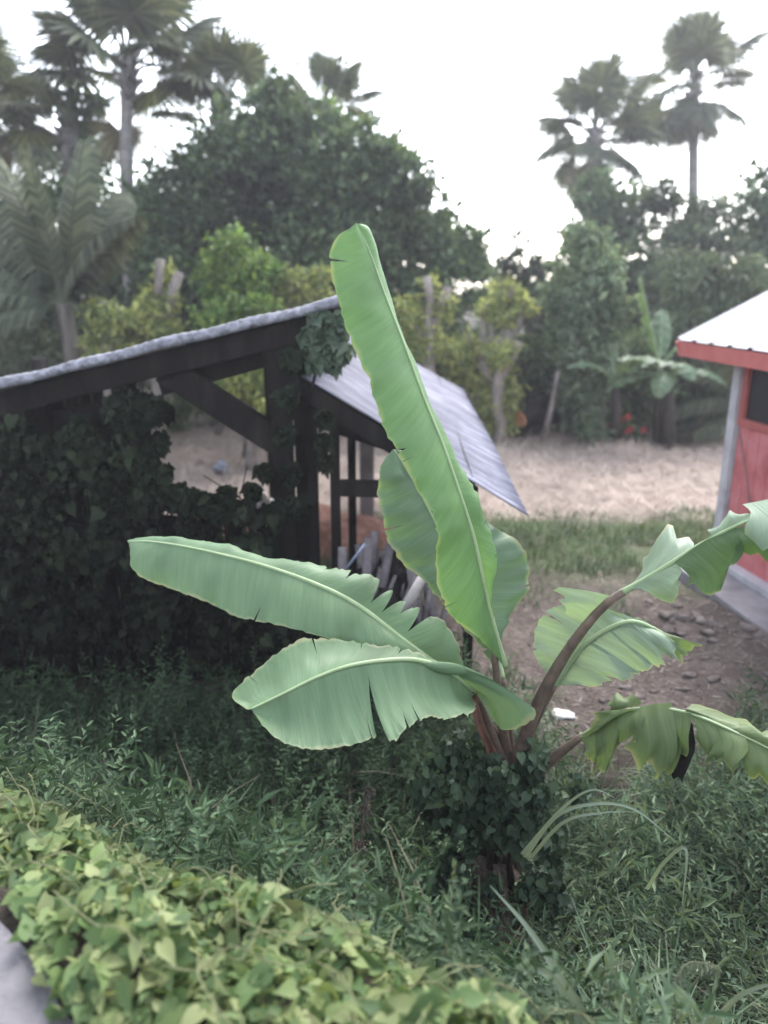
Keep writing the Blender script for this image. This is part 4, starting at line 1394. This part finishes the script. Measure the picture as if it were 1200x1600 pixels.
# B: the leaf reaching over towards the shed
mid = [(200, 846, 3.45), (235, 846, 3.42), (300, 856, 3.36), (400, 880, 3.28), (490, 911, 3.2), (560, 946, 3.15), (630, 1000, 3.12), (690, 1045, 3.15), (735, 1085, 3.18)]
le = [(199, 844, 3.45), (225, 839, 3.47), (290, 841, 3.47), (350, 851, 3.44), (395, 864, 3.4), (440, 876, 3.37), (497, 880, 3.34), (545, 893, 3.3), (590, 903, 3.28), (640, 945, 3.26), (690, 965, 3.25), (716, 1010, 3.22), (736, 1083, 3.18)]
re = [(202, 850, 3.45), (204, 884, 3.37), (225, 905, 3.33), (270, 922, 3.28), (330, 945, 3.2), (372, 966, 3.14), (400, 971, 3.1), (440, 978, 3.07), (500, 996, 3.03), (560, 1008, 3.02), (620, 1020, 3.04), (690, 1055, 3.12), (737, 1086, 3.18)]
mb, C = lofted(mid, le, re, 120, 10, -.02, .008, 40, tears=[(.5, -1, .3, .012), (.56, -1, .5, .016), (.645, -1, .85, .04), (.68, -1, .75, .035), (.715, -1, .5, .025), (.76, -1, .8, .04)], seed=2)
add_leaf(mb, C, (.004, .014), 'banana_b', 'midrib', [(795, 1215, 3.22), (775, 1150, 3.22), (735, 1085, 3.18)], .02, 'long leaf with torn upper edge reaching towards the shed')

# C: the broad drooping leaf in front
mid = [(392, 1108, 2.62), (440, 1085, 2.66), (500, 1056, 2.71), (560, 1037, 2.77), (640, 1030, 2.86), (690, 1043, 2.95), (718, 1060, 3.02), (742, 1080, 3.08)]
le = [(385, 1108, 2.62), (362, 1086, 2.66), (400, 1046, 2.78), (440, 1016, 2.86), (480, 995, 2.93), (560, 1003, 2.99), (640, 1017, 3.03), (700, 1040, 3.03), (770, 1072, 3.02), (835, 1106, 3.0), (828, 1128, 2.98), (786, 1140, 3.0), (745, 1084, 3.08)]
re = [(394, 1110, 2.62), (410, 1134, 2.56), (440, 1160, 2.52), (486, 1172, 2.5), (545, 1166, 2.52), (600, 1152, 2.55), (618, 1156, 2.56), (642, 1134, 2.62), (668, 1120, 2.68), (700, 1124, 2.74), (742, 1110, 2.9), (738, 1092, 3.02), (742, 1082, 3.08)]
mb, C = lofted(mid, le, re, 110, 12, .035, .004, 18, tears=[(.43, 1, .86, .055), (.79, 1, .5, .02)], seed=3)
add_leaf(mb, C, (.004, .014), 'banana_b', 'midrib', [(800, 1225, 3.18), (770, 1150, 3.16), (752, 1105, 3.12), (738, 1078, 3.07)], .02, 'broad front leaf drooping in two flaps with one split')

# D: broad older leaf behind the upright one
mid = [(616, 703, 3.5), (640, 742, 3.5), (672, 800, 3.48), (702, 862, 3.46), (736, 922, 3.42), (768, 985, 3.36), (786, 1060, 3.26)]
le = [(614, 702, 3.5), (594, 728, 3.46), (590, 768, 3.42), (602, 832, 3.38), (622, 874, 3.36), (650, 898, 3.35), (690, 940, 3.33), (740, 1000, 3.32), (785, 1058, 3.26)]
re = [(618, 702, 3.5), (660, 710, 3.56), (710, 750, 3.58), (762, 815, 3.57), (806, 842, 3.55), (827, 880, 3.52), (825, 918, 3.5), (806, 952, 3.46), (786, 985, 3.4), (784, 1020, 3.32), (787, 1060, 3.26)]
mb, C = lofted(mid, le, re, 90, 10, .03, .012, 44, tears=[], seed=4)
add_leaf(mb, C, (.004, .012), 'banana_d', 'midrib', [(800, 1215, 3.24), (795, 1130, 3.25), (786, 1060, 3.26)], .018, 'broad older grey green leaf with ripples')

# E: folded pale leaf on the outer side with torn strips
mid = [(1062, 1006, 2.94), (1020, 981, 2.97), (985, 971, 3.0), (945, 985, 3.06), (912, 1008, 3.1), (888, 1040, 3.14), (868, 1070, 3.17)]
le = [(1060, 1012, 2.95), (1016, 988, 2.96), (984, 978, 2.99), (948, 990, 3.05), (916, 1012, 3.09), (892, 1043, 3.13), (869, 1072, 3.17)]
re = [(1060, 1004, 2.95), (1015, 974, 3.0), (975, 960, 3.06), (920, 942, 3.16), (862, 950, 3.26), (834, 985, 3.28), (840, 1034, 3.24), (867, 1068, 3.17)]
mb, C = lofted(mid, le, re, 70, 9, .02, .008, 30, tears=[(.62, 1, .4, .012)], seed=5)
for k, (t, b) in enumerate([
        ([(868, 1071, 3.17), (880, 1050, 3.15), (894, 1030, 3.13)], [(905, 1070, 3.08), (930, 1069, 3.06), (960, 1062, 3.03)]),
        ([(890, 1037, 3.135), (920, 1001, 3.09)], [(950, 1060, 3.0), (1002, 1048, 2.96)]),
        ([(917, 1004, 3.095), (952, 982, 3.05)], [(990, 1052, 2.98), (1030, 1038, 2.94)]),
        ([(948, 984, 3.055), (987, 971, 3.0)], [(1016, 1044, 2.93), (1042, 1020, 2.9)]),
        ([(983, 972, 3.0), (1022, 982, 2.97)], [(1042, 1028, 2.89), (1063, 1010, 2.88)])]):
    flap(t, b, 9, 12, .025, k + 2, mb, .02, .01)
lfE = add_leaf(mb, C, (.005, .016), 'banana_p', 'midrib', [(808, 1205, 3.2), (836, 1130, 3.19), (868, 1070, 3.17)], .02, 'pale arched leaf torn into strips with yellow tip')
mb = MB()
flap([(1018, 979, 2.97), (1046, 992, 2.94)], [(1060, 1034, 2.89), (1086, 1002, 2.9)], 7, 10, .02, 8, mb)
link('tip', mb.mesh('tip', True), M['banana_y'], lfE).matrix_parent_inverse = Matrix.Identity(4)

# G: the dark stalk that carries the high torn leaf
rib = catmull(PP([(972, 926, 2.92), (1010, 905, 2.86), (1050, 880, 2.79), (1100, 848, 2.69), (1160, 818, 2.56), (1215, 800, 2.46)]), 30)
mb = MB()
flap([(915, 985, 3.03), (958, 932, 2.95)], [(884, 958, 3.1), (876, 917, 3.08)], 6, 8, .02, 1, mb)
flap([(890, 1010, 3.07), (935, 962, 2.99)], [(884, 1000, 3.1), (900, 985, 3.06)], 6, 8, .02, 2, mb)
flap([(978, 922, 2.91), (1010, 905, 2.85), (1062, 876, 2.76)], [(1014, 872, 2.98), (1040, 826, 3.0), (1090, 846, 2.86)], 9, 10, .04, 3, mb)
flap([(972, 924, 2.92), (1000, 910, 2.86), (1058, 880, 2.76)], [(1012, 918, 2.86), (1042, 940, 2.76), (1060, 908, 2.7)], 8, 9, .03, 4, mb)
md_ = MB()
flap([(1054, 878, 2.77), (1100, 846, 2.68), (1150, 825, 2.58)], [(1070, 912, 2.66), (1112, 922, 2.58), (1148, 882, 2.5)], 9, 10, .04, 5, md_)
flap([(1145, 828, 2.58), (1216, 800, 2.45)], [(1150, 866, 2.52), (1222, 872, 2.4)], 8, 8, .03, 6, md_)
flap([(1092, 850, 2.7), (1130, 832, 2.63), (1168, 815, 2.54)], [(1108, 830, 2.72), (1128, 806, 2.72), (1166, 800, 2.62)], 8, 8, .05, 7, mb)
flap([(1160, 788, 2.6), (1222, 776, 2.5)], [(1168, 842, 2.46), (1224, 858, 2.38)], 9, 10, .05, 8, mb, .04)
lfG = add_leaf(mb, rib, (.015, .004), 'banana_p', 'midrib', [(800, 1210, 3.18), (838, 1105, 3.14), (888, 1015, 3.06), (940, 950, 2.97), (975, 924, 2.915)], .027, label='high torn leaf on a dark stalk leaning over towards the red house')

link('torn_flap', md_.mesh('torn_flap', True), M['banana_k'], lfG).matrix_parent_inverse = Matrix.Identity(4)

# F: the yellowing leaf that hangs in rags
rib = catmull(PP([(908, 1151, 3.03), (960, 1118, 2.95), (1015, 1106, 2.86), (1075, 1114, 2.76), (1140, 1140, 2.64), (1215, 1176, 2.5)]), 30)
mb = MB()
flap([(906, 1152, 3.03), (928, 1136, 2.99), (945, 1126, 2.97)], [(914, 1172, 2.98), (925, 1186, 2.95), (944, 1176, 2.9)], 6, 8, .02, 1, mb)
flap([(930, 1135, 2.99), (975, 1112, 2.92)], [(926, 1206, 2.92), (958, 1178, 2.88)], 6, 8, .03, 2, mb)
flap([(952, 1120, 2.96), (1000, 1106, 2.88)], [(905, 1152, 3.0), (925, 1112, 3.02)], 6, 8, .03, 3, mb)
flap([(950, 1112, 2.98), (1000, 1102, 2.9)], [(950, 1088, 3.04), (990, 1084, 3.0)], 6, 8, .03, 13, mb)
flap([(968, 1114, 2.93), (1010, 1106, 2.86)], [(955, 1162, 2.9), (992, 1148, 2.8)], 8, 9, .03, 14, mb)
flap([(1000, 1104, 2.88), (1022, 1100, 2.85), (1050, 1098, 2.82)], [(976, 1160, 2.84), (1010, 1196, 2.76), (1046, 1190, 2.74)], 9, 10, .05, 4, mb, .05)
flap([(1018, 1106, 2.86), (1056, 1110, 2.8)], [(1022, 1218, 2.78), (1052, 1206, 2.72)], 8, 9, .03, 5, mb)
flap([(1046, 1112, 2.8), (1080, 1114, 2.74)], [(1046, 1165, 2.76), (1066, 1188, 2.72)], 6, 8, .02, 6, mb)
flap([(1068, 1112, 2.77), (1110, 1126, 2.7), (1160, 1148, 2.6)], [(1070, 1098, 2.84), (1130, 1112, 2.78), (1180, 1140, 2.68)], 8, 8, .03, 10, mb)
flap([(1078, 1117, 2.75), (1125, 1134, 2.67)], [(1092, 1165, 2.7), (1140, 1196, 2.6)], 6, 8, .03, 7, mb)
flap([(1115, 1130, 2.69), (1165, 1152, 2.59)], [(1105, 1186, 2.64), (1150, 1192, 2.54)], 6, 8, .03, 8, mb)
flap([(1150, 1146, 2.62), (1216, 1177, 2.5)], [(1162, 1205, 2.54), (1218, 1246, 2.42)], 7, 8, .03, 9, mb)
flap([(1140, 1140, 2.64), (1216, 1172, 2.5)], [(1160, 1128, 2.68), (1225, 1142, 2.56)], 7, 8, .03, 11, mb)
add_leaf(mb, rib, (.011, .004), 'banana_y', 'midrib', [(822, 1224, 3.16), (865, 1184, 3.1), (911, 1149, 3.027)], .026, label='yellowing leaf hanging in ragged strips')
# withered leaves by the stalk
mb = MB()
flap([(1062, 1130, 2.8), (1082, 1130, 2.76)], [(1046, 1204, 2.76), (1074, 1216, 2.72)], 6, 8, .03, 1, mb)
link('dead_leaf', mb.mesh('dead_leaf', True), M['old_wood'], ban)['label'] = 'blackened leaf rag hanging between the yellow strips'
mb = MB()
flap([(730, 1082, 3.08), (742, 1086, 3.09)], [(758, 1185, 3.12), (774, 1178, 3.13)], 6, 9, .03, 2, mb)

link('dead_leaf', mb.mesh('dead_leaf', True), plain_mat('rusty_leaf', [(.06, .03, .022), (.14, .065, .045)], 22, .7), ban)['label'] = 'rusty brown withered leaf beside the stalks'
for k, (t, b) in enumerate([([(770, 1350, 3.06), (790, 1350, 3.06)], [(775, 1480, 2.95), (805, 1500, 2.92)]), ([(735, 1330, 3.1), (760, 1340, 3.08)], [(728, 1470, 3.0), (752, 1490, 2.95)]), ([(800, 1350, 3.1), (815, 1370, 3.1)], [(812, 1500, 2.9), (840, 1520, 2.86)]),
                           ([(765, 1420, 2.98), (790, 1416, 2.98)], [(748, 1520, 2.82), (790, 1536, 2.8)]), ([(780, 1450, 2.95), (830, 1440, 2.95)], [(800, 1530, 2.74), (852, 1516, 2.74)]), ([(750, 1360, 3.06), (772, 1360, 3.06)], [(742, 1440, 3.0), (764, 1446, 3.0)])]):
    mb = MB()
    flap(t, b, 9, 14, .05, k, mb, .05, .035)
    link('dead_leaf', mb.mesh('dead_leaf', True), M['dead_leaf'], ban)

# ivy mound round the stem
g_ = np.random.default_rng(61)
isp = [(P(px, py, d), r * d / 1200) for px, py, r, d in [(780, 1235, 40, 3.05), (740, 1225, 50, 3.1), (700, 1210, 50, 3.2), (660, 1225, 50, 3.3), (830, 1260, 42, 3.05), (790, 1280, 46, 3.0), (740, 1290, 50, 3.05), (690, 1280, 50, 3.2), (840, 1310, 40, 3.0), (720, 1340, 30, 3.1), (850, 1350, 34, 3.0), (690, 1170, 36, 3.3), (870, 1240, 30, 3.1), (720, 1150, 30, 3.25), (755, 1185, 28, 3.12), (815, 1205, 24, 3.05), (760, 1210, 30, 3.05), (855, 1215, 24, 3.05), (700, 1390, 30, 3.0), (845, 1410, 30, 2.9), (735, 1365, 22, 2.98), (815, 1385, 20, 2.95)]]
isp = [(c + Vector((random.gauss(0, .05), random.gauss(0, .05), random.gauss(0, .05))), r * random.uniform(.7, 1.5)) for c, r in isp for _ in range(2)]
v3 = leaf_sheet(isp, 2600, .9, .042, T_HEART, .95, 62, (0, -.6, .8))
ivm = empty('ivy', (BX, BY, T(BX, BY)), 'dark ivy mound wrapped round the foot of the banana plant', 'climbing plant')
link('foliage', np_mesh('foliage', v3[0], [v3[1]]), M['ivy'], ivm)
mb = MB()
for k in range(14):
    a = k * .45
    mb.tube([Vector((BX + .12 * math.cos(a), BY + .12 * math.sin(a), T(BX, BY) - .05)), Vector((BX + .1 * math.cos(a + .5), BY + .1 * math.sin(a + .5), .2)), Vector((BX + .2 * math.cos(a + 1), BY + .2 * math.sin(a + 1), .55))], [.01, .009, .005], 5)
link('stems', mb.mesh('stems', True), M['dead_leaf'], ivm)

# ------------------------------------------------------------------ weeds in the ditch
def weed_patch(n, xr, yr, cond, Lr, Wr, lean, droop, seed):
    g = np.random.default_rng(seed)
    x = g.uniform(*xr, n); y = g.uniform(*yr, n)
    s = SX * x + SY * y
    k = cond(x, y, s)
    x, y = x[k], y[k]
    n = len(x)
    hump = np.array([.75 + .6 * mnoise.noise((a * 1.6, b * 1.6, 3.3)) for a, b in zip(x, y)])
    rt = np.stack([x, y, terrain(x, y) - .02], 1)
    return blades(rt, g.uniform(*Lr, n) * hump, g.uniform(*Wr, n), g.uniform(0, 6.28, n), g.uniform(*lean, n), g.uniform(*droop, n), 4)


def weed_leaves(n, xr, yr, cond, h, size, asp, seed):
    g = np.random.default_rng(seed)
    x = g.uniform(*xr, n); y = g.uniform(*yr, n)
    s = SX * x + SY * y
    k = cond(x, y, s)
    x, y = x[k], y[k]; n = len(x)
    hump = np.array([.75 + .6 * mnoise.noise((a * 1.6, b * 1.6, 3.3)) for a, b in zip(x, y)])
    pos = np.stack([x, y, terrain(x, y) + h * hump * g.random(n) ** .6], 1)
    ax = unit(g.normal(size=(n, 3)) + np.array([0, 0, .3]))
    nr = unit(g.normal(size=(n, 3)) * .6 + np.array([0, -.3, 1]))
    L = size * g.uniform(.6, 1.4, n)
    return scatter_leaves(T_DIAMOND, pos, ax, nr, L, L * asp)


def sprigs(n, xr, yr, cond, hr, leaf, seed, asp=.38, per=22):
    """upright weedy stems set with small leaves"""
    g = np.random.default_rng(seed)
    x = g.uniform(*xr, n); y = g.uniform(*yr, n)
    k = cond(x, y, SX * x + SY * y)
    x, y = x[k], y[k]; n = len(x)
    hh = g.uniform(*hr, n) * np.array([.85 + .5 * mnoise.noise((a * 1.3, b * 1.3, 5.5)) for a, b in zip(x, y)])
    root = np.stack([x, y, terrain(x, y) - .02], 1)
    az = g.uniform(0, 6.28, n); le = g.uniform(.0, .55, n)
    dirv = np.stack([np.cos(az) * np.sin(le), np.sin(az) * np.sin(le), np.cos(le)], 1)
    i = np.repeat(np.arange(n), per)
    t = np.tile(np.linspace(.15, 1, per), n)
    pos = root[i] + dirv[i] * (t * hh[i])[:, None]
    pos[:, 2] -= .12 * hh[i] * t ** 2
    a2 = np.tile(np.arange(per) * 2.4, n) + az[i] + g.normal(0, .3, len(i))
    ax = np.stack([np.cos(a2), np.sin(a2), .35 + g.normal(0, .25, len(i))], 1)
    nr = unit(np.stack([g.normal(0, .3, len(i)), g.normal(-.2, .3, len(i)), np.ones(len(i))], 1))
    L = leaf * (1.15 - .55 * t) * g.uniform(.7, 1.3, len(i))
    return scatter_leaves(T_OVAL, pos, ax, nr, L, L * asp)


leftc = lambda x, y, s: (s > 1.45) & (y < 5.25) & (x < .62 + .0 * y)
v, f = weed_patch(11000, (-4.5, .75), (1.6, 5.3), leftc, (.22, .52), (.0035, .0085), (.1, .8), (.5, 1.9), 71)
tag(link('ditch_weeds', np_mesh('ditch_weeds', v, [f]), M['weed']), 'dark tangled weeds filling the ditch before the shed', 'weeds', kind='stuff')
v, f = weed_leaves(22000, (-4.5, .8), (1.6, 5.25), leftc, .45, .085, .17, 72)
tag(link('ditch_undergrowth', np_mesh('ditch_undergrowth', v, [f]), M['weed']), 'small dark leaves mixed through the ditch weeds', 'undergrowth', kind='stuff')
rightc = lambda x, y, s: (s > 1.6) & (x > .55) & (y < 4.2 + .4 * np.sin(3.1 * x) + .2 * np.sin(7.7 * x + 1)) & (y > 1.4)
v, f = weed_patch(12000, (.5, 3.6), (1.2, 4.6), rightc, (.28, .62), (.004, .01), (.1, .8), (.6, 2.0), 73)
tag(link('tall_weeds', np_mesh('tall_weeds', v, [f]), M['weed_pale']), 'grey green tall weeds below the hanging banana leaves', 'weeds', kind='stuff')
v, f = weed_leaves(16000, (.5, 3.6), (1.2, 4.6), rightc, .5, .085, .18, 74)
tag(link('pale_undergrowth', np_mesh('pale_undergrowth', v, [f]), M['weed_pale']), 'small pale leaves among the tall weeds', 'undergrowth', kind='stuff')
v, f = weed_patch(900, (-3, 3), (1.6, 4.4), lambda x, y, s: (s > 1.5), (.35, .7), (.003, .006), (.1, .9), (.2, 1.0), 75)
tag(link('dry_stalks', np_mesh('dry_stalks', v, [f]), M['weed_dry']), 'thin dry stalks sticking out of the weeds', 'dry grass', kind='stuff')


v, f = sprigs(1500, (-4.5, .8), (1.5, 5.2), leftc, (.35, .75), .062, 91, .26, 30)
v2_, f2_ = sprigs(500, (-4.5, .8), (1.5, 5.2), leftc, (.3, .6), .04, 92, .6, 20)
v, f = merge([(v, f), (v2_, f2_)])
tag(link('leafy_weeds', np_mesh('leafy_weeds', v, [f]), leaf_mat('leafy_weed_leaves', [(.036, .064, .036), (.06, .1, .054), (.098, .148, .08)], .28, .55, .12, (.6, 1.4), 1.8)), 'blue green leafy weeds standing through the dark ditch', 'weeds', kind='stuff')
v, f = sprigs(650, (.5, 3.6), (1.2, 4.5), rightc, (.35, .7), .06, 93, .22, 30)
v2_, f2_ = sprigs(400, (.5, 3.6), (1.2, 4.5), rightc, (.3, .6), .038, 94, .6, 20)
v, f = merge([(v, f), (v2_, f2_)])
tag(link('feathery_weeds', np_mesh('feathery_weeds', v, [f]), leaf_mat('feathery_weed_leaves', [(.065, .108, .068), (.108, .165, .1), (.165, .22, .135)], .28, .55, .15, (.6, 1.4), 1.8)), 'feathery pale weeds standing below the hanging banana leaves', 'weeds', kind='stuff')


# distinct grass clumps and stalks
def blade_tube(mb, pts, w, n=22):
    C = catmull(PP(pts), n)
    vs, q, uv = [], [], []
    for i in range(n):
        t = i / (n - 1)
        d = Vector(C[min(i + 1, n - 1)] - C[max(i - 1, 0)]).normalized()
        s = d.cross(Vector((0, -.8, .6))).normalized()
        ww = w * (1 - t ** 2.5) * .5 + .0008
        up = s.cross(d)
        vs += [Vector(C[i]) - s * ww, Vector(C[i]) - up * ww * .35, Vector(C[i]) + s * ww]
        uv += [(t, 0)] * 3
    for i in range(n - 1):
        q += [(3 * i, 3 * i + 1, 3 * i + 4, 3 * i + 3), (3 * i + 1, 3 * i + 2, 3 * i + 5, 3 * i + 4)]
    mb.add(vs, q, uv=uv)


def clump(label, blds, w, mat='arch_grass'):
    b0 = P(*blds[0][0])
    root = empty('grass_clump', b0, label, 'grass clump')
    for bl in blds:
        mb = MB(); blade_tube(mb, bl, w)
        link('blade', mb.mesh('blade', True), M[mat], root)


clump('pale arching grass clump in the weeds under the banana stalks',
      [[(820, 1340, 2.7), (870, 1275, 2.65), (930, 1256, 2.6), (990, 1264, 2.55), (1050, 1310, 2.5)],
       [(815, 1335, 2.75), (880, 1262, 2.75), (925, 1234, 2.7), (960, 1246, 2.65)],
       [(825, 1345, 2.7), (880, 1285, 2.62), (940, 1270, 2.56), (985, 1268, 2.52)],
       [(1010, 1390, 2.5), (1040, 1345, 2.45), (1072, 1328, 2.4), (1066, 1415, 2.36)]], .014)
clump('single stiff grass blade rising beside the vine bank',
      [[(930, 1620, 1.62), (880, 1535, 1.68), (825, 1450, 1.76), (766, 1384, 1.84)], [(915, 1610, 1.62), (865, 1530, 1.66), (825, 1516, 1.66), (780, 1552, 1.6)], [(925, 1620, 1.64), (900, 1560, 1.7), (850, 1530, 1.7)]], .02)
clump('grass clump with one broad blade at the lower photo corner',
      [[(1100, 1640, 1.9), (1110, 1580, 1.92), (1120, 1520, 1.95)], [(1110, 1640, 1.9), (1060, 1560, 1.9), (1010, 1490, 1.95)], [(1090, 1640, 1.9), (1150, 1560, 1.9), (1230, 1530, 1.9)]], .02)
for lab, path, wid in [('pale feathery grass plume low in the weeds below the arching clump', [(985, 1620, 1.8), (965, 1570, 1.84), (945, 1525, 1.9), (985, 1500, 1.95)], 16),
                       ('thin drooping grass plume by the broad corner blade', [(1060, 1625, 1.8), (1055, 1550, 1.85), (1075, 1505, 1.9), (1120, 1510, 1.92)], 12),
                       ('straw coloured grass plume at the foot of the stiff blade', [(905, 1640, 1.7), (925, 1590, 1.74), (955, 1560, 1.78), (1000, 1550, 1.8)], 14)]:
    C_ = catmull(PP(path), 30)
    gp = empty('grass_plume', Vector(C_[0]), lab, 'grass plume')
    link('stem', MB().tube(C_, [.0035 - .0025 * i / 29 for i in range(30)], 5).mesh('stem', True), M['weed_dry'], gp)
    vsp = leaf_sheet([(Vector(C_[i]), wid * 1.85 / 1200 * (.4 + .6 * math.sin(math.pi * (i - 12) / 18))) for i in range(13, 30)], 260, .9, .026, T_DIAMOND, .16, 640 + wid)
    link('sprays', np_mesh('sprays', vsp[0], [vsp[1]]), M['arch_grass'], gp)
# brown seed stalk
sk = empty('seed_stalk', P(565, 1420, 2.6), 'reddish brown seed stalk standing among the dark weeds', 'weed')
link('stem', MB().tube(PP([(548, 1440, 2.6), (560, 1340, 2.6), (575, 1215, 2.65)]), [.006, .005, .003], 6).mesh('stem', True), M['dead_leaf'], sk)
sp_ = [(P(px, py, 2.62), r * 2.62 / 1200) for px, py, r in [(576, 1235, 9), (572, 1260, 12), (568, 1290, 13), (563, 1320, 14), (558, 1355, 13)]]
v4 = leaf_sheet(sp_, 420, .9, .022, T_DIAMOND, .4, 63)
link('seed_sprays', np_mesh('seed_sprays', v4[0], [v4[1]]), leaf_mat('seed_husks', [(.07, .058, .045), (.11, .09, .07)], .1), sk)

# ------------------------------------------------------------------ bright vine on the road bank
g = np.random.default_rng(81)
n = 13000
a = g.uniform(-3.2, 1.7, n)                       # along the road
lo_ = np.interp(a, [-3, -1.62, -1.45, -1.2, 3], [.99, .98, .93, .77, .64]) + np.array([.06 * mnoise.noise((q_ * 5, 3.3, 1)) for q_ in a])
hi_ = 1.36 + np.array([.15 * mnoise.noise((q_ * 3.5, 7.7, 1)) for q_ in a])
s = lo_ + (g.random(n) ** .85) * (hi_ - lo_)
far_ = g.random(n) < .13
s = np.where(far_, hi_ + g.random(n) ** 1.8 * .4, s)
s += .05 * np.sin(a * 6) + .04 * np.sin(a * 15 + 1)
x, y = SX * s + tx * a, SY * s + ty * a
k = (s > lo_) & (a < 1.25)
x, y, s = x[k], y[k], s[k]; n = len(x)
mound = np.array([.1 + .1 * mnoise.noise((p * 2.4, q_ * 2.4, 9.1)) + .13 * mnoise.noise((p * 6, q_ * 6, 2.1)) for p, q_ in zip(x, y)])
mound *= np.clip((s - lo_[k]) / .2, .25, 1) * np.clip((1.46 - s) / .2, .45, 1)
zz = terrain(x, y) + mound * g.random(n) ** .45 + .015
pos = np.stack([x, y, zz], 1)
az = g.uniform(0, 6.28, n)
ax = np.stack([np.cos(az), np.sin(az), g.uniform(-.8, .5, n)], 1)
nr = unit(np.stack([g.normal(0, .6, n), g.normal(-.15, .6, n), np.ones(n)], 1))
L = .02 + .054 * g.random(n) ** 1.5
v, f = scatter_leaves(T_HEART, pos, ax, nr, L, L * g.uniform(.55, 1.0, n))
bv = link('bank_vine', np_mesh('bank_vine', v, [f], True), M['vine'])
tag(bv, 'bright yellow green vine carpeting the road bank', 'ground cover', kind='stuff')
mb = MB()
rnd = random.Random(9)
for k in range(110):
    a0 = rnd.uniform(-3, 1.4); s0 = rnd.uniform(.88, 1.45)
    px_, py_ = SX * s0 + tx * a0, SY * s0 + ty * a0
    th = rnd.uniform(0, 6.28); pts = []
    for j in range(6):
        pts.append((px_, py_, T(px_, py_) + .07 + .13 * rnd.random()))
        th += rnd.uniform(-.5, .5)
        px_ += .07 * math.cos(th); py_ += .07 * math.sin(th)
    mb.tube(catmull(pts, 12), .0018, 5)
tag(link('vine_runners', mb.mesh('vine_runners', True), plain_mat('runner', [(.1, .11, .05), (.16, .16, .08)], 20, .6)), 'thin pale runners threading the bank vine', 'ground cover', kind='stuff')


def shoot(label, path, nleaf, size, seed):
    gg = np.random.default_rng(seed)
    C = catmull(PP(path), 24)
    root = empty('vine_shoot', Vector(C[0]), label, 'vine shoot', 'vine shoots rising from the bank')
    link('stem', MB().tube(C, [.005 - .003 * i / 23 for i in range(24)], 6).mesh('stem', True), M['weed_dry'], root)
    i = gg.integers(2, 24, nleaf)
    d = unit(gg.normal(size=(nleaf, 3)) + np.array([0, -.4, .2]))
    v, f = scatter_leaves(T_HEART, C[i], d, unit(gg.normal(size=(nleaf, 3)) * .5 + np.array([0, -.5, 1])), size * gg.uniform(.6, 1.2, nleaf), size * gg.uniform(.5, .9, nleaf))
    link('foliage', np_mesh('foliage', v, [f]), M['vine'], root)


shoot('slim upright vine tendril beside the dark banana foot', [(705, 1540, 1.68), (695, 1470, 1.72), (706, 1400, 1.76), (712, 1345, 1.78)], 22, .03, 1)
shoot('leafy vine shoot at the near end of the bank below the tendril', [(690, 1600, 1.75), (700, 1540, 1.8), (720, 1495, 1.85)], 34, .05, 2)
shoot('leafy vine shoot leaning out over the ditch from the bank crest', [(500, 1480, 2.0), (530, 1440, 2.05), (560, 1425, 2.1)], 16, .05, 3)
shoot('vine shoot with pale leaves reaching past the stiff grass blade', [(740, 1620, 1.7), (770, 1570, 1.75), (790, 1540, 1.8)], 26, .05, 4)

# ------------------------------------------------------------------ added haze volume, a pale veil that lifts the blacks
hz_m, hz_nt, hz_out = new_mat('veil_haze')
pv = hz_nt.nodes.new('ShaderNodeVolumePrincipled')
pv.inputs['Color'].default_value = (.9, .9, .98, 1)
pv.inputs['Density'].default_value = .0019
pv.inputs['Anisotropy'].default_value = .3
hz_nt.links.new(pv.outputs[0], hz_out.inputs['Volume'])
hb = MB().box((0, 10, 6.0), (40, 0, 0), (0, 34, 0), (0, 0, 7.4))
tag(link('haze', hb.mesh('haze'), hz_m), 'added pale veil of haze over the field', 'haze', kind='stuff')
